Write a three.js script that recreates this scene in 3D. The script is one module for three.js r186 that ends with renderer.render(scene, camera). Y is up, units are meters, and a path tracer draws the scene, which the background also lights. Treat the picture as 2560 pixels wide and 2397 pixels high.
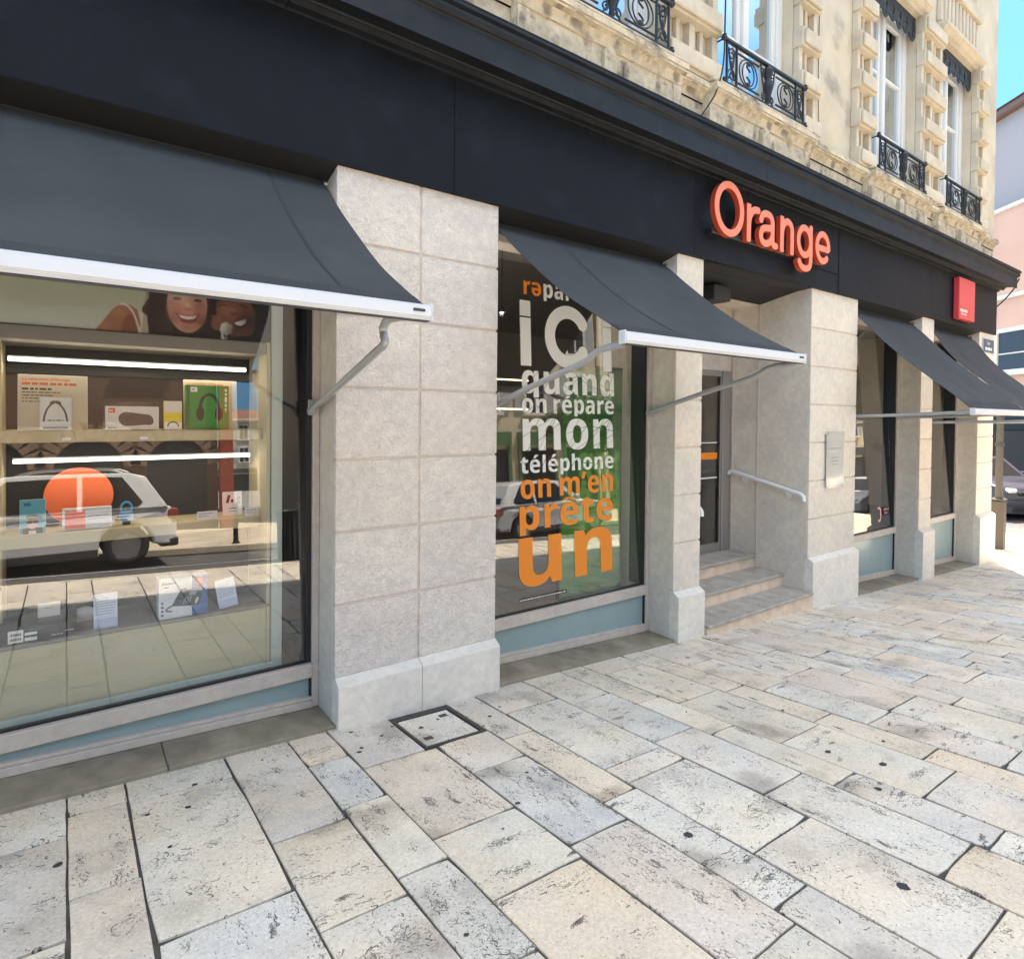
import * as THREE from 'three';
import { mergeGeometries, toCreasedNormals } from 'three/addons/utils/BufferGeometryUtils.js';
import { FontLoader } from 'three/addons/loaders/FontLoader.js';
import { RectAreaLightUniformsLib } from 'three/addons/lights/RectAreaLightUniformsLib.js';
import { Brush, Evaluator, SUBTRACTION } from 'three-bvh-csg';

// ------------------------------------------------------------------ camera, sky, sun, exposure
const scene = new THREE.Scene();
const W = 1024, H = 958;
const renderer = new THREE.WebGLRenderer({ antialias: true });
renderer.setSize(W, H);
renderer.toneMapping = THREE.LinearToneMapping;
renderer.toneMappingExposure = 3.6;
renderer.shadowMap.enabled = true;

const camera = new THREE.PerspectiveCamera(2 * Math.atan(1198.5 / 1515.28) * 180 / Math.PI, W / H, 0.05, 600);
{
  const yaw = 0.63443, pitch = -0.015217, roll = 0.009422;
  const r0 = new THREE.Vector3(Math.cos(yaw), 0, Math.sin(yaw));
  const f = new THREE.Vector3(Math.sin(yaw) * Math.cos(pitch), Math.sin(pitch), -Math.cos(yaw) * Math.cos(pitch));
  const u0 = new THREE.Vector3().crossVectors(r0, f);
  const r = r0.clone().multiplyScalar(Math.cos(roll)).addScaledVector(u0, Math.sin(roll));
  const u = u0.clone().multiplyScalar(Math.cos(roll)).addScaledVector(r0, -Math.sin(roll));
  const m = new THREE.Matrix4().makeBasis(r, u, f.clone().negate());
  camera.position.set(0, 1.8697, 3.6343);
  camera.quaternion.setFromRotationMatrix(m);
  camera.setViewOffset(2560, 2397, 0, 135.4, 2560, 2397);   // lens shift: the horizon lies above the middle of the picture
}
const SUN = new THREE.Vector3(0.370, 0.903, -0.217).normalize();
{
  const w = 1024, h = 512, d = new Float32Array(w * h * 4);
  const hash = (x, y) => { const s = Math.sin(x * 127.1 + y * 311.7) * 43758.5453; return s - Math.floor(s); };
  const vn = (x, y, p) => { const i = Math.floor(x), j = Math.floor(y), a = x - i, b = y - j, u = a * a * (3 - 2 * a), v = b * b * (3 - 2 * b), q = (k) => ((k % p) + p) % p;
    return (hash(q(i), j) * (1 - u) + hash(q(i + 1), j) * u) * (1 - v) + (hash(q(i), j + 1) * (1 - u) + hash(q(i + 1), j + 1) * u) * v; };
  for (let j = 0; j < h; j++) for (let i = 0; i < w; i++) {
    const el = ((j + 0.5) / h - 0.5) * Math.PI, az = ((i + 0.5) / w) * 2 * Math.PI - Math.PI;
    const y = Math.sin(el), c = Math.cos(el), x = c * Math.cos(az), z = c * Math.sin(az);
    const up = Math.max(0, y), t = Math.pow(1 - up, 2.6);
    const sd = Math.max(0, x * SUN.x + y * SUN.y + z * SUN.z), halo = 0.07 * Math.pow(sd, 6) + 0.2 * Math.pow(sd, 60);
    let R = 0.075 + 0.06 * t + halo, G = 0.215 + 0.13 * t + halo * 0.95, B = 0.42 + 0.12 * t + halo * 0.85;
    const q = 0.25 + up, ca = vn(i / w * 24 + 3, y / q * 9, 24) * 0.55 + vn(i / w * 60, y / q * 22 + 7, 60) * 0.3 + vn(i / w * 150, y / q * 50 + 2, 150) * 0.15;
    const cl = (0.2 + 0.62 * Math.max(0, Math.min(1, (ca - 0.36) * 3.2))) * Math.max(0, Math.min(1, (up - 0.47) * 3.4));  // clouds added overhead only, to brighten the shade; low sky stays clear
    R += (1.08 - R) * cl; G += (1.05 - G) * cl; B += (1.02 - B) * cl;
    if (y < 0) { const k = Math.min(1, -y * 6); R = R * (1 - k) + 0.2 * k; G = G * (1 - k) + 0.2 * k; B = B * (1 - k) + 0.19 * k; }
    const o = (j * w + i) * 4; d[o] = R; d[o + 1] = G; d[o + 2] = B; d[o + 3] = 1;
  }
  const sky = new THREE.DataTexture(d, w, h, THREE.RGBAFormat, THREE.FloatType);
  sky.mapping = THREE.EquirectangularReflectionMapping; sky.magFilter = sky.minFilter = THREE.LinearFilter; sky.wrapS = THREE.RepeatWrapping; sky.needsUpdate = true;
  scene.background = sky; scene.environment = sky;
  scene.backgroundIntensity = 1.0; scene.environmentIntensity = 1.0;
}
const sun = new THREE.DirectionalLight(0xfff1df, 5);
sun.position.copy(SUN).multiplyScalar(60).add(new THREE.Vector3(6, 0, 4)); sun.target.position.set(6, 0, 4);
sun.castShadow = true; sun.shadow.mapSize.set(4096, 4096);
Object.assign(sun.shadow.camera, { left: -45, right: 45, top: 45, bottom: -45, near: 1, far: 140 });
scene.add(sun, sun.target);
RectAreaLightUniformsLib.init();

// ------------------------------------------------------------------ helpers
function rng(seed) { let a = seed >>> 0; return () => { a = (a + 0x6D2B79F5) | 0; let t = Math.imul(a ^ (a >>> 15), 1 | a); t = (t + Math.imul(t ^ (t >>> 7), 61 | t)) ^ t; return ((t ^ (t >>> 14)) >>> 0) / 4294967296; }; }
const taken = {};
function numbered(n) { taken[n] = (taken[n] ?? -1) + 1; return taken[n] === 0 ? n : n + '_' + String(taken[n]).padStart(3, '0'); }
function tag(o, label, category, group) { o.userData.label = label; o.userData.category = category; if (group) o.userData.group = group; return o; }
function shade(o) { o.traverse((c) => { if (c.isMesh) { c.castShadow = true; c.receiveShadow = true; } }); return o; }
function thing(name, label, category, pos = [0, 0, 0], turn = 0, group) {
  const o = new THREE.Group(); o.name = numbered(name); o.position.set(...pos); o.rotation.y = turn; tag(o, label, category, group); scene.add(o); return o;
}
function part(name, geo, mat, parent) { const m = new THREE.Mesh(geo, mat); m.name = name; m.castShadow = m.receiveShadow = true; parent.add(m); return m; }
function grp(name, parent) { const g = new THREE.Group(); g.name = name; parent.add(g); return g; }
function solo(name, geo, mat, label, category, group) { const m = part(numbered(name), geo, mat, scene); tag(m, label, category, group); return m; }
function struct(name, geo, mat) { const m = part(numbered(name), geo, mat, scene); m.userData.kind = 'structure'; return m; }
function boxUV(g) {
  if (g.index) g = g.toNonIndexed();
  const p = g.attributes.position, uv = new Float32Array(p.count * 2), a = new THREE.Vector3(), b = new THREE.Vector3(), c = new THREE.Vector3(), e = new THREE.Vector3();
  for (let i = 0; i < p.count; i += 3) {
    a.fromBufferAttribute(p, i); b.fromBufferAttribute(p, i + 1); c.fromBufferAttribute(p, i + 2);
    e.subVectors(b, a).cross(c.clone().sub(a));
    const ax = Math.abs(e.x), ay = Math.abs(e.y), az = Math.abs(e.z);
    [a, b, c].forEach((v, k) => { const o = (i + k) * 2; if (ax > ay && ax > az) { uv[o] = v.z; uv[o + 1] = v.y; } else if (ay > az) { uv[o] = v.x; uv[o + 1] = v.z; } else { uv[o] = v.x; uv[o + 1] = v.y; } });
  }
  g.setAttribute('uv', new THREE.BufferAttribute(uv, 2)); return g;
}
// box from ranges, edges chamfered by c
function box(x0, x1, y0, y1, z0, z1, c = 0) {
  const P = [], q = (i, j, k, ax) => [i ? x1 - (ax !== 0 ? c : 0) : x0 + (ax !== 0 ? c : 0), j ? y1 - (ax !== 1 ? c : 0) : y0 + (ax !== 1 ? c : 0), k ? z1 - (ax !== 2 ? c : 0) : z0 + (ax !== 2 ? c : 0)];
  const cx = (x0 + x1) / 2, cy = (y0 + y1) / 2, cz = (z0 + z1) / 2;
  const tri = (a, b, d) => { const ux = b[0] - a[0], uy = b[1] - a[1], uz = b[2] - a[2], vx = d[0] - a[0], vy = d[1] - a[1], vz = d[2] - a[2];
    const nx = uy * vz - uz * vy, ny = uz * vx - ux * vz, nz = ux * vy - uy * vx, mx = (a[0] + b[0] + d[0]) / 3 - cx, my = (a[1] + b[1] + d[1]) / 3 - cy, mz = (a[2] + b[2] + d[2]) / 3 - cz;
    if (nx * mx + ny * my + nz * mz < 0) P.push(...a, ...d, ...b); else P.push(...a, ...b, ...d); };
  const quad = (a, b, d, e) => { tri(a, b, d); tri(a, d, e); };
  for (const s of [0, 1]) { quad(q(s, 0, 0, 0), q(s, 1, 0, 0), q(s, 1, 1, 0), q(s, 0, 1, 0)); quad(q(0, s, 0, 1), q(1, s, 0, 1), q(1, s, 1, 1), q(0, s, 1, 1)); quad(q(0, 0, s, 2), q(1, 0, s, 2), q(1, 1, s, 2), q(0, 1, s, 2)); }
  if (c > 0) {
    for (const s of [0, 1]) for (const t of [0, 1]) {
      quad(q(s, t, 0, 0), q(s, t, 1, 0), q(s, t, 1, 1), q(s, t, 0, 1));
      quad(q(s, 0, t, 0), q(s, 1, t, 0), q(s, 1, t, 2), q(s, 0, t, 2));
      quad(q(0, s, t, 1), q(1, s, t, 1), q(1, s, t, 2), q(0, s, t, 2));
      for (const r of [0, 1]) tri(q(s, t, r, 0), q(s, t, r, 1), q(s, t, r, 2));
    }
  }
  const g = new THREE.BufferGeometry(); g.setAttribute('position', new THREE.Float32BufferAttribute(P, 3)); g.computeVertexNormals(); return boxUV(g);
}
const clean = (g) => { if (g.index) g = g.toNonIndexed(); for (const k of Object.keys(g.attributes)) if (!['position', 'normal', 'uv'].includes(k)) g.deleteAttribute(k); return g; };
const join = (list) => mergeGeometries(list.map(clean), false);
// prism of a (z, y) profile along x
function profX(pts, x0, x1) { const s = new THREE.Shape(pts.map(([z, y]) => new THREE.Vector2(-z, y))); const g = new THREE.ExtrudeGeometry(s, { depth: x1 - x0, bevelEnabled: false, steps: 1 });
  g.applyMatrix4(new THREE.Matrix4().set(0, 0, 1, x0, 0, 1, 0, 0, -1, 0, 0, 0, 0, 0, 0, 1)); return boxUV(g); }
// prism of an (x, y) outline along z
function profZ(pts, z0, z1, bevel = 0) { const s = pts instanceof THREE.Shape ? pts : new THREE.Shape(pts.map(([x, y]) => new THREE.Vector2(x, y))); const g = new THREE.ExtrudeGeometry(s, { depth: z1 - z0 - 2 * bevel, bevelEnabled: bevel > 0, bevelThickness: bevel, bevelSize: bevel, bevelOffset: -bevel, bevelSegments: 2, curveSegments: 16 });
  g.translate(0, 0, z0 + bevel); return boxUV(g); }
function tube(pts, r, seg = 24, rad = 8) { const g = new THREE.TubeGeometry(new THREE.CatmullRomCurve3(pts.map((p) => new THREE.Vector3(...p)), false, 'centripetal'), seg, r, rad, false);
  const caps = [0, 1].map((e) => { const c = new THREE.CircleGeometry(r, rad), t = new THREE.CatmullRomCurve3(pts.map((p) => new THREE.Vector3(...p)), false, 'centripetal'), d = t.getTangent(e); if (!e) d.negate(); c.lookAt(d); const o = t.getPoint(e); c.translate(o.x, o.y, o.z); return c; });
  return join([g, ...caps]); }
function polyTube(pts, r, rad = 8) { const list = []; for (let i = 0; i + 1 < pts.length; i++) list.push(cyl(pts[i], pts[i + 1], r, r, rad)); return join(list); }
function cyl(a, b, r0, r1 = r0, rad = 12) { const A = new THREE.Vector3(...a), B = new THREE.Vector3(...b), d = B.clone().sub(A), g = new THREE.CylinderGeometry(r1, r0, d.length(), rad, 1); g.translate(0, d.length() / 2, 0);
  g.applyQuaternion(new THREE.Quaternion().setFromUnitVectors(new THREE.Vector3(0, 1, 0), d.normalize())); g.translate(A.x, A.y, A.z); return clean(g); }
const lathe = (pts, x, y, z, seg = 16) => clean(new THREE.LatheGeometry(pts.map(([r, h]) => new THREE.Vector2(r, h)), seg).translate(x, y, z));
const GX = -0.049, GZ = 0.073;
const ground = (x, z) => GX * Math.min(x, 15.7) + GZ * z;     // the pavement falls along the shop front
// ------------------------------------------------------------------ textures
function pnoise(seed) { const R = rng(seed), N = 256, t = new Float32Array(N * N).map(() => R()); return (x, y, p) => { const i = Math.floor(x), j = Math.floor(y), a = x - i, b = y - j, u = a * a * (3 - 2 * a), v = b * b * (3 - 2 * b), q = (k) => ((k % p) + p) % p, A = q(i), B = q(i + 1), C = q(j) * N, D = q(j + 1) * N;
  return (t[C + A] * (1 - u) + t[C + B] * u) * (1 - v) + (t[D + A] * (1 - u) + t[D + B] * u) * v; }; }
function tex(n, fn, tile, srgb = true) { const d = new Uint8Array(n * n * 4); for (let j = 0; j < n; j++) for (let i = 0; i < n; i++) { const c = fn(i / n, j / n), o = (j * n + i) * 4; d[o] = Math.max(0, Math.min(255, c[0])); d[o + 1] = Math.max(0, Math.min(255, c[1])); d[o + 2] = Math.max(0, Math.min(255, c[2])); d[o + 3] = 255; }
  const t = new THREE.DataTexture(d, n, n); t.wrapS = t.wrapT = THREE.RepeatWrapping; t.magFilter = THREE.LinearFilter; t.minFilter = THREE.LinearMipmapLinearFilter; t.generateMipmaps = true; if (srgb) t.colorSpace = THREE.SRGBColorSpace; t.repeat.set(1 / tile, 1 / tile); t.needsUpdate = true; return t; }
const gray = (n, fn, tile) => tex(n, (u, v) => { const g = fn(u, v) * 255; return [g, g, g]; }, tile, false);
const N1 = pnoise(11), N2 = pnoise(23), N3 = pnoise(37);
const fb = (f, u, v, b, o = 4) => { let s = 0, a = 0.5, k = b, t = 0; for (let i = 0; i < o; i++) { s += a * f(u * k, v * k, k); t += a; a *= 0.5; k *= 2; } return s / t; };
const stuccoBump = gray(1024, (u, v) => { const w = N2(u * 48, v * 48, 48) * 0.012; const a = N1((u + w) * 110, (v + w) * 110, 110), b = N3(u * 56, v * 56 + 3, 56); return Math.min(1, Math.pow(1 - Math.abs(a * 2 - 1), 1.2) * 0.55 + b * 0.45); }, 1.3);
const stuccoMap = (c, k, s) => tex(512, (u, v) => { const a = fb(N1, u, v, 4 + s, 5) - 0.5, b = fb(N2, u, v, 40, 3) - 0.5, sp = N3(u * 180, v * 180, 180) > 0.93 ? -14 : 0; const m = 1 + a * k + b * 0.10; return [c[0] * m + sp, c[1] * m + sp, c[2] * (m - a * 0.05) + sp]; }, 1.7);
const fineBump = gray(512, (u, v) => fb(N1, u, v, 32, 4), 0.5);
const canvasTex = (w, h, draw, srgb = true) => { const c = document.createElement('canvas'); c.width = w; c.height = h; draw(c.getContext('2d'), w, h); const t = new THREE.CanvasTexture(c); if (srgb) t.colorSpace = THREE.SRGBColorSpace; t.anisotropy = 8; return t; };
// limestone paving: beds of pits and fissures of the travertine kind, gathered in clusters
function paving(seed, base, clusters, long) {
  const S = 1024, tile = 1.3, R = rng(seed * 101 + 7), st = [];
  const wob = () => (R() + R() + R() - 1.5) / 1.5;
  for (let c = 0; c < clusters; c++) { const cx = R() * S, cy = R() * S, ax = 30 + R() * 150, ay = (long ? 0.35 : 0.75) * ax, dir = (long ? 0.15 : 0.9) * wob(), n = 18 + R() * R() * 150;
    for (let k = 0; k < n; k++) { const u = wob() * ax, v = wob() * ay, big = R() < 0.06; st.push([((cx + u * Math.cos(dir) - v * Math.sin(dir)) % S + S) % S, ((cy + u * Math.sin(dir) + v * Math.cos(dir)) % S + S) % S, dir + wob() * (long ? 0.7 : 2.4), big ? 8 + R() * 22 : 1 + R() * R() * 10, (big ? 1.4 : 0.7) + R() * 1.8, R(), wob() * 1.6]); } }
  for (let k = 0; k < 900; k++) st.push([R() * S, R() * S, R() * 6.3, 0.6 + R() * 4, 0.7 + R() * 1.6, R(), wob()]);
  const strokes = (g, style) => { g.lineCap = 'round'; for (const [x, y, a, l, w, d, bend] of st) for (const ox of [-S, 0, S]) for (const oy of [-S, 0, S]) { if (x + ox < -40 || x + ox > S + 40 || y + oy < -40 || y + oy > S + 40) continue; g.strokeStyle = style(d); g.lineWidth = w; const c = Math.cos(a) * l, e = Math.sin(a) * l; g.beginPath(); g.moveTo(x + ox, y + oy); g.quadraticCurveTo(x + ox + c * 0.5 - e * bend * 0.5, y + oy + e * 0.5 + c * bend * 0.5, x + ox + c, y + oy + e); if (l > 7) g.lineTo(x + ox + c * 0.9 + e * 0.25, y + oy + e * 0.9 - c * 0.25); g.stroke(); } };
  const fill = (g, fn) => { const im = g.createImageData(S, S); for (let j = 0; j < S; j++) for (let i = 0; i < S; i++) { const c = fn(i / S, j / S), o = (j * S + i) * 4; im.data[o] = Math.max(0, Math.min(255, c[0])); im.data[o + 1] = Math.max(0, Math.min(255, c[1])); im.data[o + 2] = Math.max(0, Math.min(255, c[2])); im.data[o + 3] = 255; } g.putImageData(im, 0, 0); };
  const set = (t) => { t.wrapS = t.wrapT = THREE.RepeatWrapping; t.repeat.set(1 / tile, 1 / tile); return t; };
  const map = set(canvasTex(S, S, (g) => { fill(g, (u, v) => { const w = fb(N3, u, v, 6, 3) * 0.12, a = fb(N1, u + w, v + seed * 0.13, 3, 7) - 0.5, b = fb(N3, u, v + seed * 0.21, 4, 6) - 0.5, f = N2(u * 256, v * 256, 256) - 0.5, f2 = N1(u * 128, v * 128, 128) - 0.5, gr = Math.max(0, fb(N2, u + seed * 0.3, v + w, 5, 6) - 0.55) * 170; const m = 1 + a * 0.24 + f * 0.09 + f2 * 0.07; return [base[0] * m + b * 17 - gr, base[1] * m + b * 6 - gr * 0.98, base[2] * m - b * 10 - gr * 0.9]; }); strokes(g, (d) => d < 0.14 ? 'rgba(238,235,228,0.55)' : d < 0.45 ? 'rgba(66,64,64,0.8)' : d < 0.75 ? 'rgba(96,90,84,0.62)' : 'rgba(132,120,104,0.45)'); }));
  const bump = set(canvasTex(S, S, (g) => { fill(g, (u, v) => { const c = 190 + (fb(N2, u, v, 16, 5) - 0.5) * 110; return [c, c, c]; }); strokes(g, (d) => d < 0.14 ? 'rgba(220,220,220,0.6)' : 'rgba(20,20,20,0.85)'); }, false));
  return { map, bump };
}
// print too small to read: rows of short uneven dashes
function scribble(g, x, y, w, h, seed = 1) { const R = rng(seed); let q = x; while (q < x + w) { const l = h * (0.8 + R() * 2.6); g.fillRect(q, y, Math.min(l, x + w - q), h); q += l + h * (0.35 + R() * 0.4); } }
const lin = (r, g, b) => new THREE.Color().setRGB(r, g, b);
const std = (o) => new THREE.MeshStandardMaterial(o);
const phy = (o) => new THREE.MeshPhysicalMaterial(o);
const M = {};
M.stucco = std({ map: stuccoMap([222, 213, 204], 0.07, 0), bumpMap: stuccoBump, bumpScale: 0.009, roughness: 0.95 });
M.smooth = std({ map: stuccoMap([222, 212, 197], 0.08, 1), bumpMap: fineBump, bumpScale: 0.0012, roughness: 0.93 });
M.plinth = std({ map: stuccoMap([229, 221, 210], 0.1, 2), bumpMap: fineBump, bumpScale: 0.0015, roughness: 0.92 });
M.reveal = std({ map: stuccoMap([214, 205, 191], 0.12, 3), bumpMap: fineBump, bumpScale: 0.001, roughness: 0.92 });
M.mortar = std({ map: stuccoMap([214, 200, 188], 0.12, 1), roughness: 0.96 });
M.fascia = phy({ specularIntensity: 0.45, color: 0xffffff, map: tex(512, (u, v) => { const a = fb(N1, u, v, 6, 5) - 0.5, s = N2(u * 90, v * 24, 8) - 0.5, d = N3(u * 160, v * 160, 160) > 0.985 ? 22 : 0; const sm = Math.max(0, fb(N2, u, v, 11, 5) - 0.6) * 45; return [14 + a * 9 + s * 2 + d + sm, 18 + a * 9 + s * 2 + d + sm, 26 + a * 9 + s * 2 + d + sm]; }, 2.6), roughness: 0.58, bumpMap: fineBump, bumpScale: 0.0004 });
M.cornice = phy({ specularIntensity: 0.6, color: 0xffffff, map: tex(512, (u, v) => { const a = fb(N1, u, v, 8, 5) - 0.5, d = N3(u * 120, v * 120, 120) > 0.985 ? 40 : 0; return [32 + a * 24 + d, 35 + a * 23 + d, 40 + a * 21 + d]; }, 1.6), roughness: 0.58, bumpMap: fineBump, bumpScale: 0.001 });
M.soffit = std({ color: lin(0.018, 0.019, 0.021), roughness: 0.8 });
M.fabric = std({ map: tex(1024, (u, v) => { const w = ((Math.floor(u * 512) + Math.floor(v * 512)) & 1) * 3, a = fb(N1, u, v, 3, 7) - 0.5 + Math.max(0, fb(N2, u, v, 6, 5) - 0.56) * 0.9, s = N3(u * 230, v * 230, 230) > 0.995 ? 26 : 0; return [66 + a * 24 + w + s, 67 + a * 24 + w + s, 68 + a * 23 + w + s]; }, 2.2), roughness: 0.9, bumpMap: fineBump, bumpScale: 0.0006, side: THREE.DoubleSide });
M.fabricHem = M.fabric.clone(); M.fabricHem.color = lin(0.82, 0.82, 0.84);
M.alu = std({ color: lin(0.72, 0.73, 0.75), roughness: 0.38, metalness: 0.15 });
M.armMetal = std({ color: lin(0.42, 0.43, 0.44), roughness: 0.42, metalness: 0.35 });
M.frame = std({ map: stuccoMap([202, 190, 180], 0.08, 2), roughness: 0.5 });
M.black = std({ color: lin(0.012, 0.013, 0.015), roughness: 0.5 });
M.darkGrey = std({ color: lin(0.05, 0.05, 0.055), roughness: 0.6 });
M.steel = std({ color: lin(0.5, 0.5, 0.5), roughness: 0.28, metalness: 0.85 });
M.glass = phy({ color: 0xffffff, transmission: 1, thickness: 0, roughness: 0, ior: 1.8 });
M.acrylic = phy({ color: 0xffffff, transmission: 1, thickness: 0, roughness: 0.02, ior: 1.49 });
M.kick = phy({ map: tex(256, (u, v) => { const a = fb(N1, u, v, 4, 5) - 0.5; return [146 + a * 22, 168 + a * 20, 170 + a * 18]; }, 1.4), roughness: 0.32, clearcoat: 0.5, clearcoatRoughness: 0.15 });
M.sill = std({ map: tex(512, (u, v) => { const a = fb(N1, u, v, 6, 6) - 0.5, b = fb(N3, u, v, 14, 4) - 0.5; return [140 + a * 86 + b * 30, 130 + a * 80 + b * 26, 113 + a * 68 + b * 20]; }, 1.1), bumpMap: fineBump, bumpScale: 0.001, roughness: 0.7 });
M.tread = std({ map: tex(512, (u, v) => { const a = fb(N1, u, v, 9, 5) - 0.5; return [174 + a * 46, 166 + a * 46, 156 + a * 44]; }, 0.9), bumpMap: fineBump, bumpScale: 0.001, roughness: 0.75 });
M.riser = std({ map: tex(512, (u, v) => { const a = fb(N1, u, v, 8, 5) - 0.5, b = N2(u * 60, v * 60, 60) > 0.9 ? 22 : 0; return [224 + a * 44 + b, 200 + a * 44 + b, 177 + a * 42 + b]; }, 0.8), bumpMap: fineBump, bumpScale: 0.001, roughness: 0.75 });
M.lime = std({ map: tex(1024, (u, v) => { const a = fb(N1, u, v, 5, 6) - 0.5, b = fb(N3, u, v, 12, 5) - 0.5, st = Math.max(0, fb(N2, u, v, 7, 5) - 0.58) * 260; return [210 + a * 46 + b * 14 - st * 0.7, 198 + a * 46 + b * 8 - st * 0.7, 175 + a * 44 - b * 10 - st * 0.6]; }, 2.3), bumpMap: fineBump, bumpScale: 0.002, roughness: 0.95 });
M.limeBlock = std({ map: tex(512, (u, v) => { const a = fb(N2, u, v, 5, 6) - 0.5, b = fb(N3, u, v, 24, 4) - 0.5; return [212 + a * 40 + b * 16, 200 + a * 40 + b * 12, 178 + a * 38 + b * 8]; }, 1.1), bumpMap: fineBump, bumpScale: 0.002, roughness: 0.95 });
M.limeDirty = std({ map: tex(1024, (u, v) => { const a = fb(N1, u, v, 7, 6) - 0.5, k = Math.max(0, fb(N2, u, v, 14, 6) - 0.53) * 620, b = fb(N3, u, v, 40, 4) - 0.5; const st = Math.min(60, k * 0.42); return [208 + a * 60 + b * 44 - st, 195 + a * 60 + b * 42 - st * 0.97, 170 + a * 56 + b * 38 - st * 0.82]; }, 1.5), bumpMap: fineBump, bumpScale: 0.003, roughness: 0.96 });
M.iron = std({ color: lin(0.016, 0.017, 0.02), roughness: 0.45 });
M.white = std({ color: lin(0.78, 0.78, 0.76), roughness: 0.45 });
M.winGlass = std({ color: lin(0.62, 0.68, 0.74), metalness: 1, roughness: 0.03 });
M.paper = std({ color: lin(0.78, 0.79, 0.8), roughness: 0.7 });
M.orange = std({ color: lin(0.9, 0.25, 0.14), roughness: 0.42 });
M.vinylOrange = std({ color: lin(0.9, 0.27, 0.015), roughness: 0.5 });
M.vinylWhite = std({ color: lin(0.84, 0.85, 0.82), roughness: 0.5 });
M.red = std({ color: lin(0.72, 0.07, 0.075), roughness: 0.4 });
M.tyre = std({ color: lin(0.02, 0.02, 0.02), roughness: 0.85 });

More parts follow.
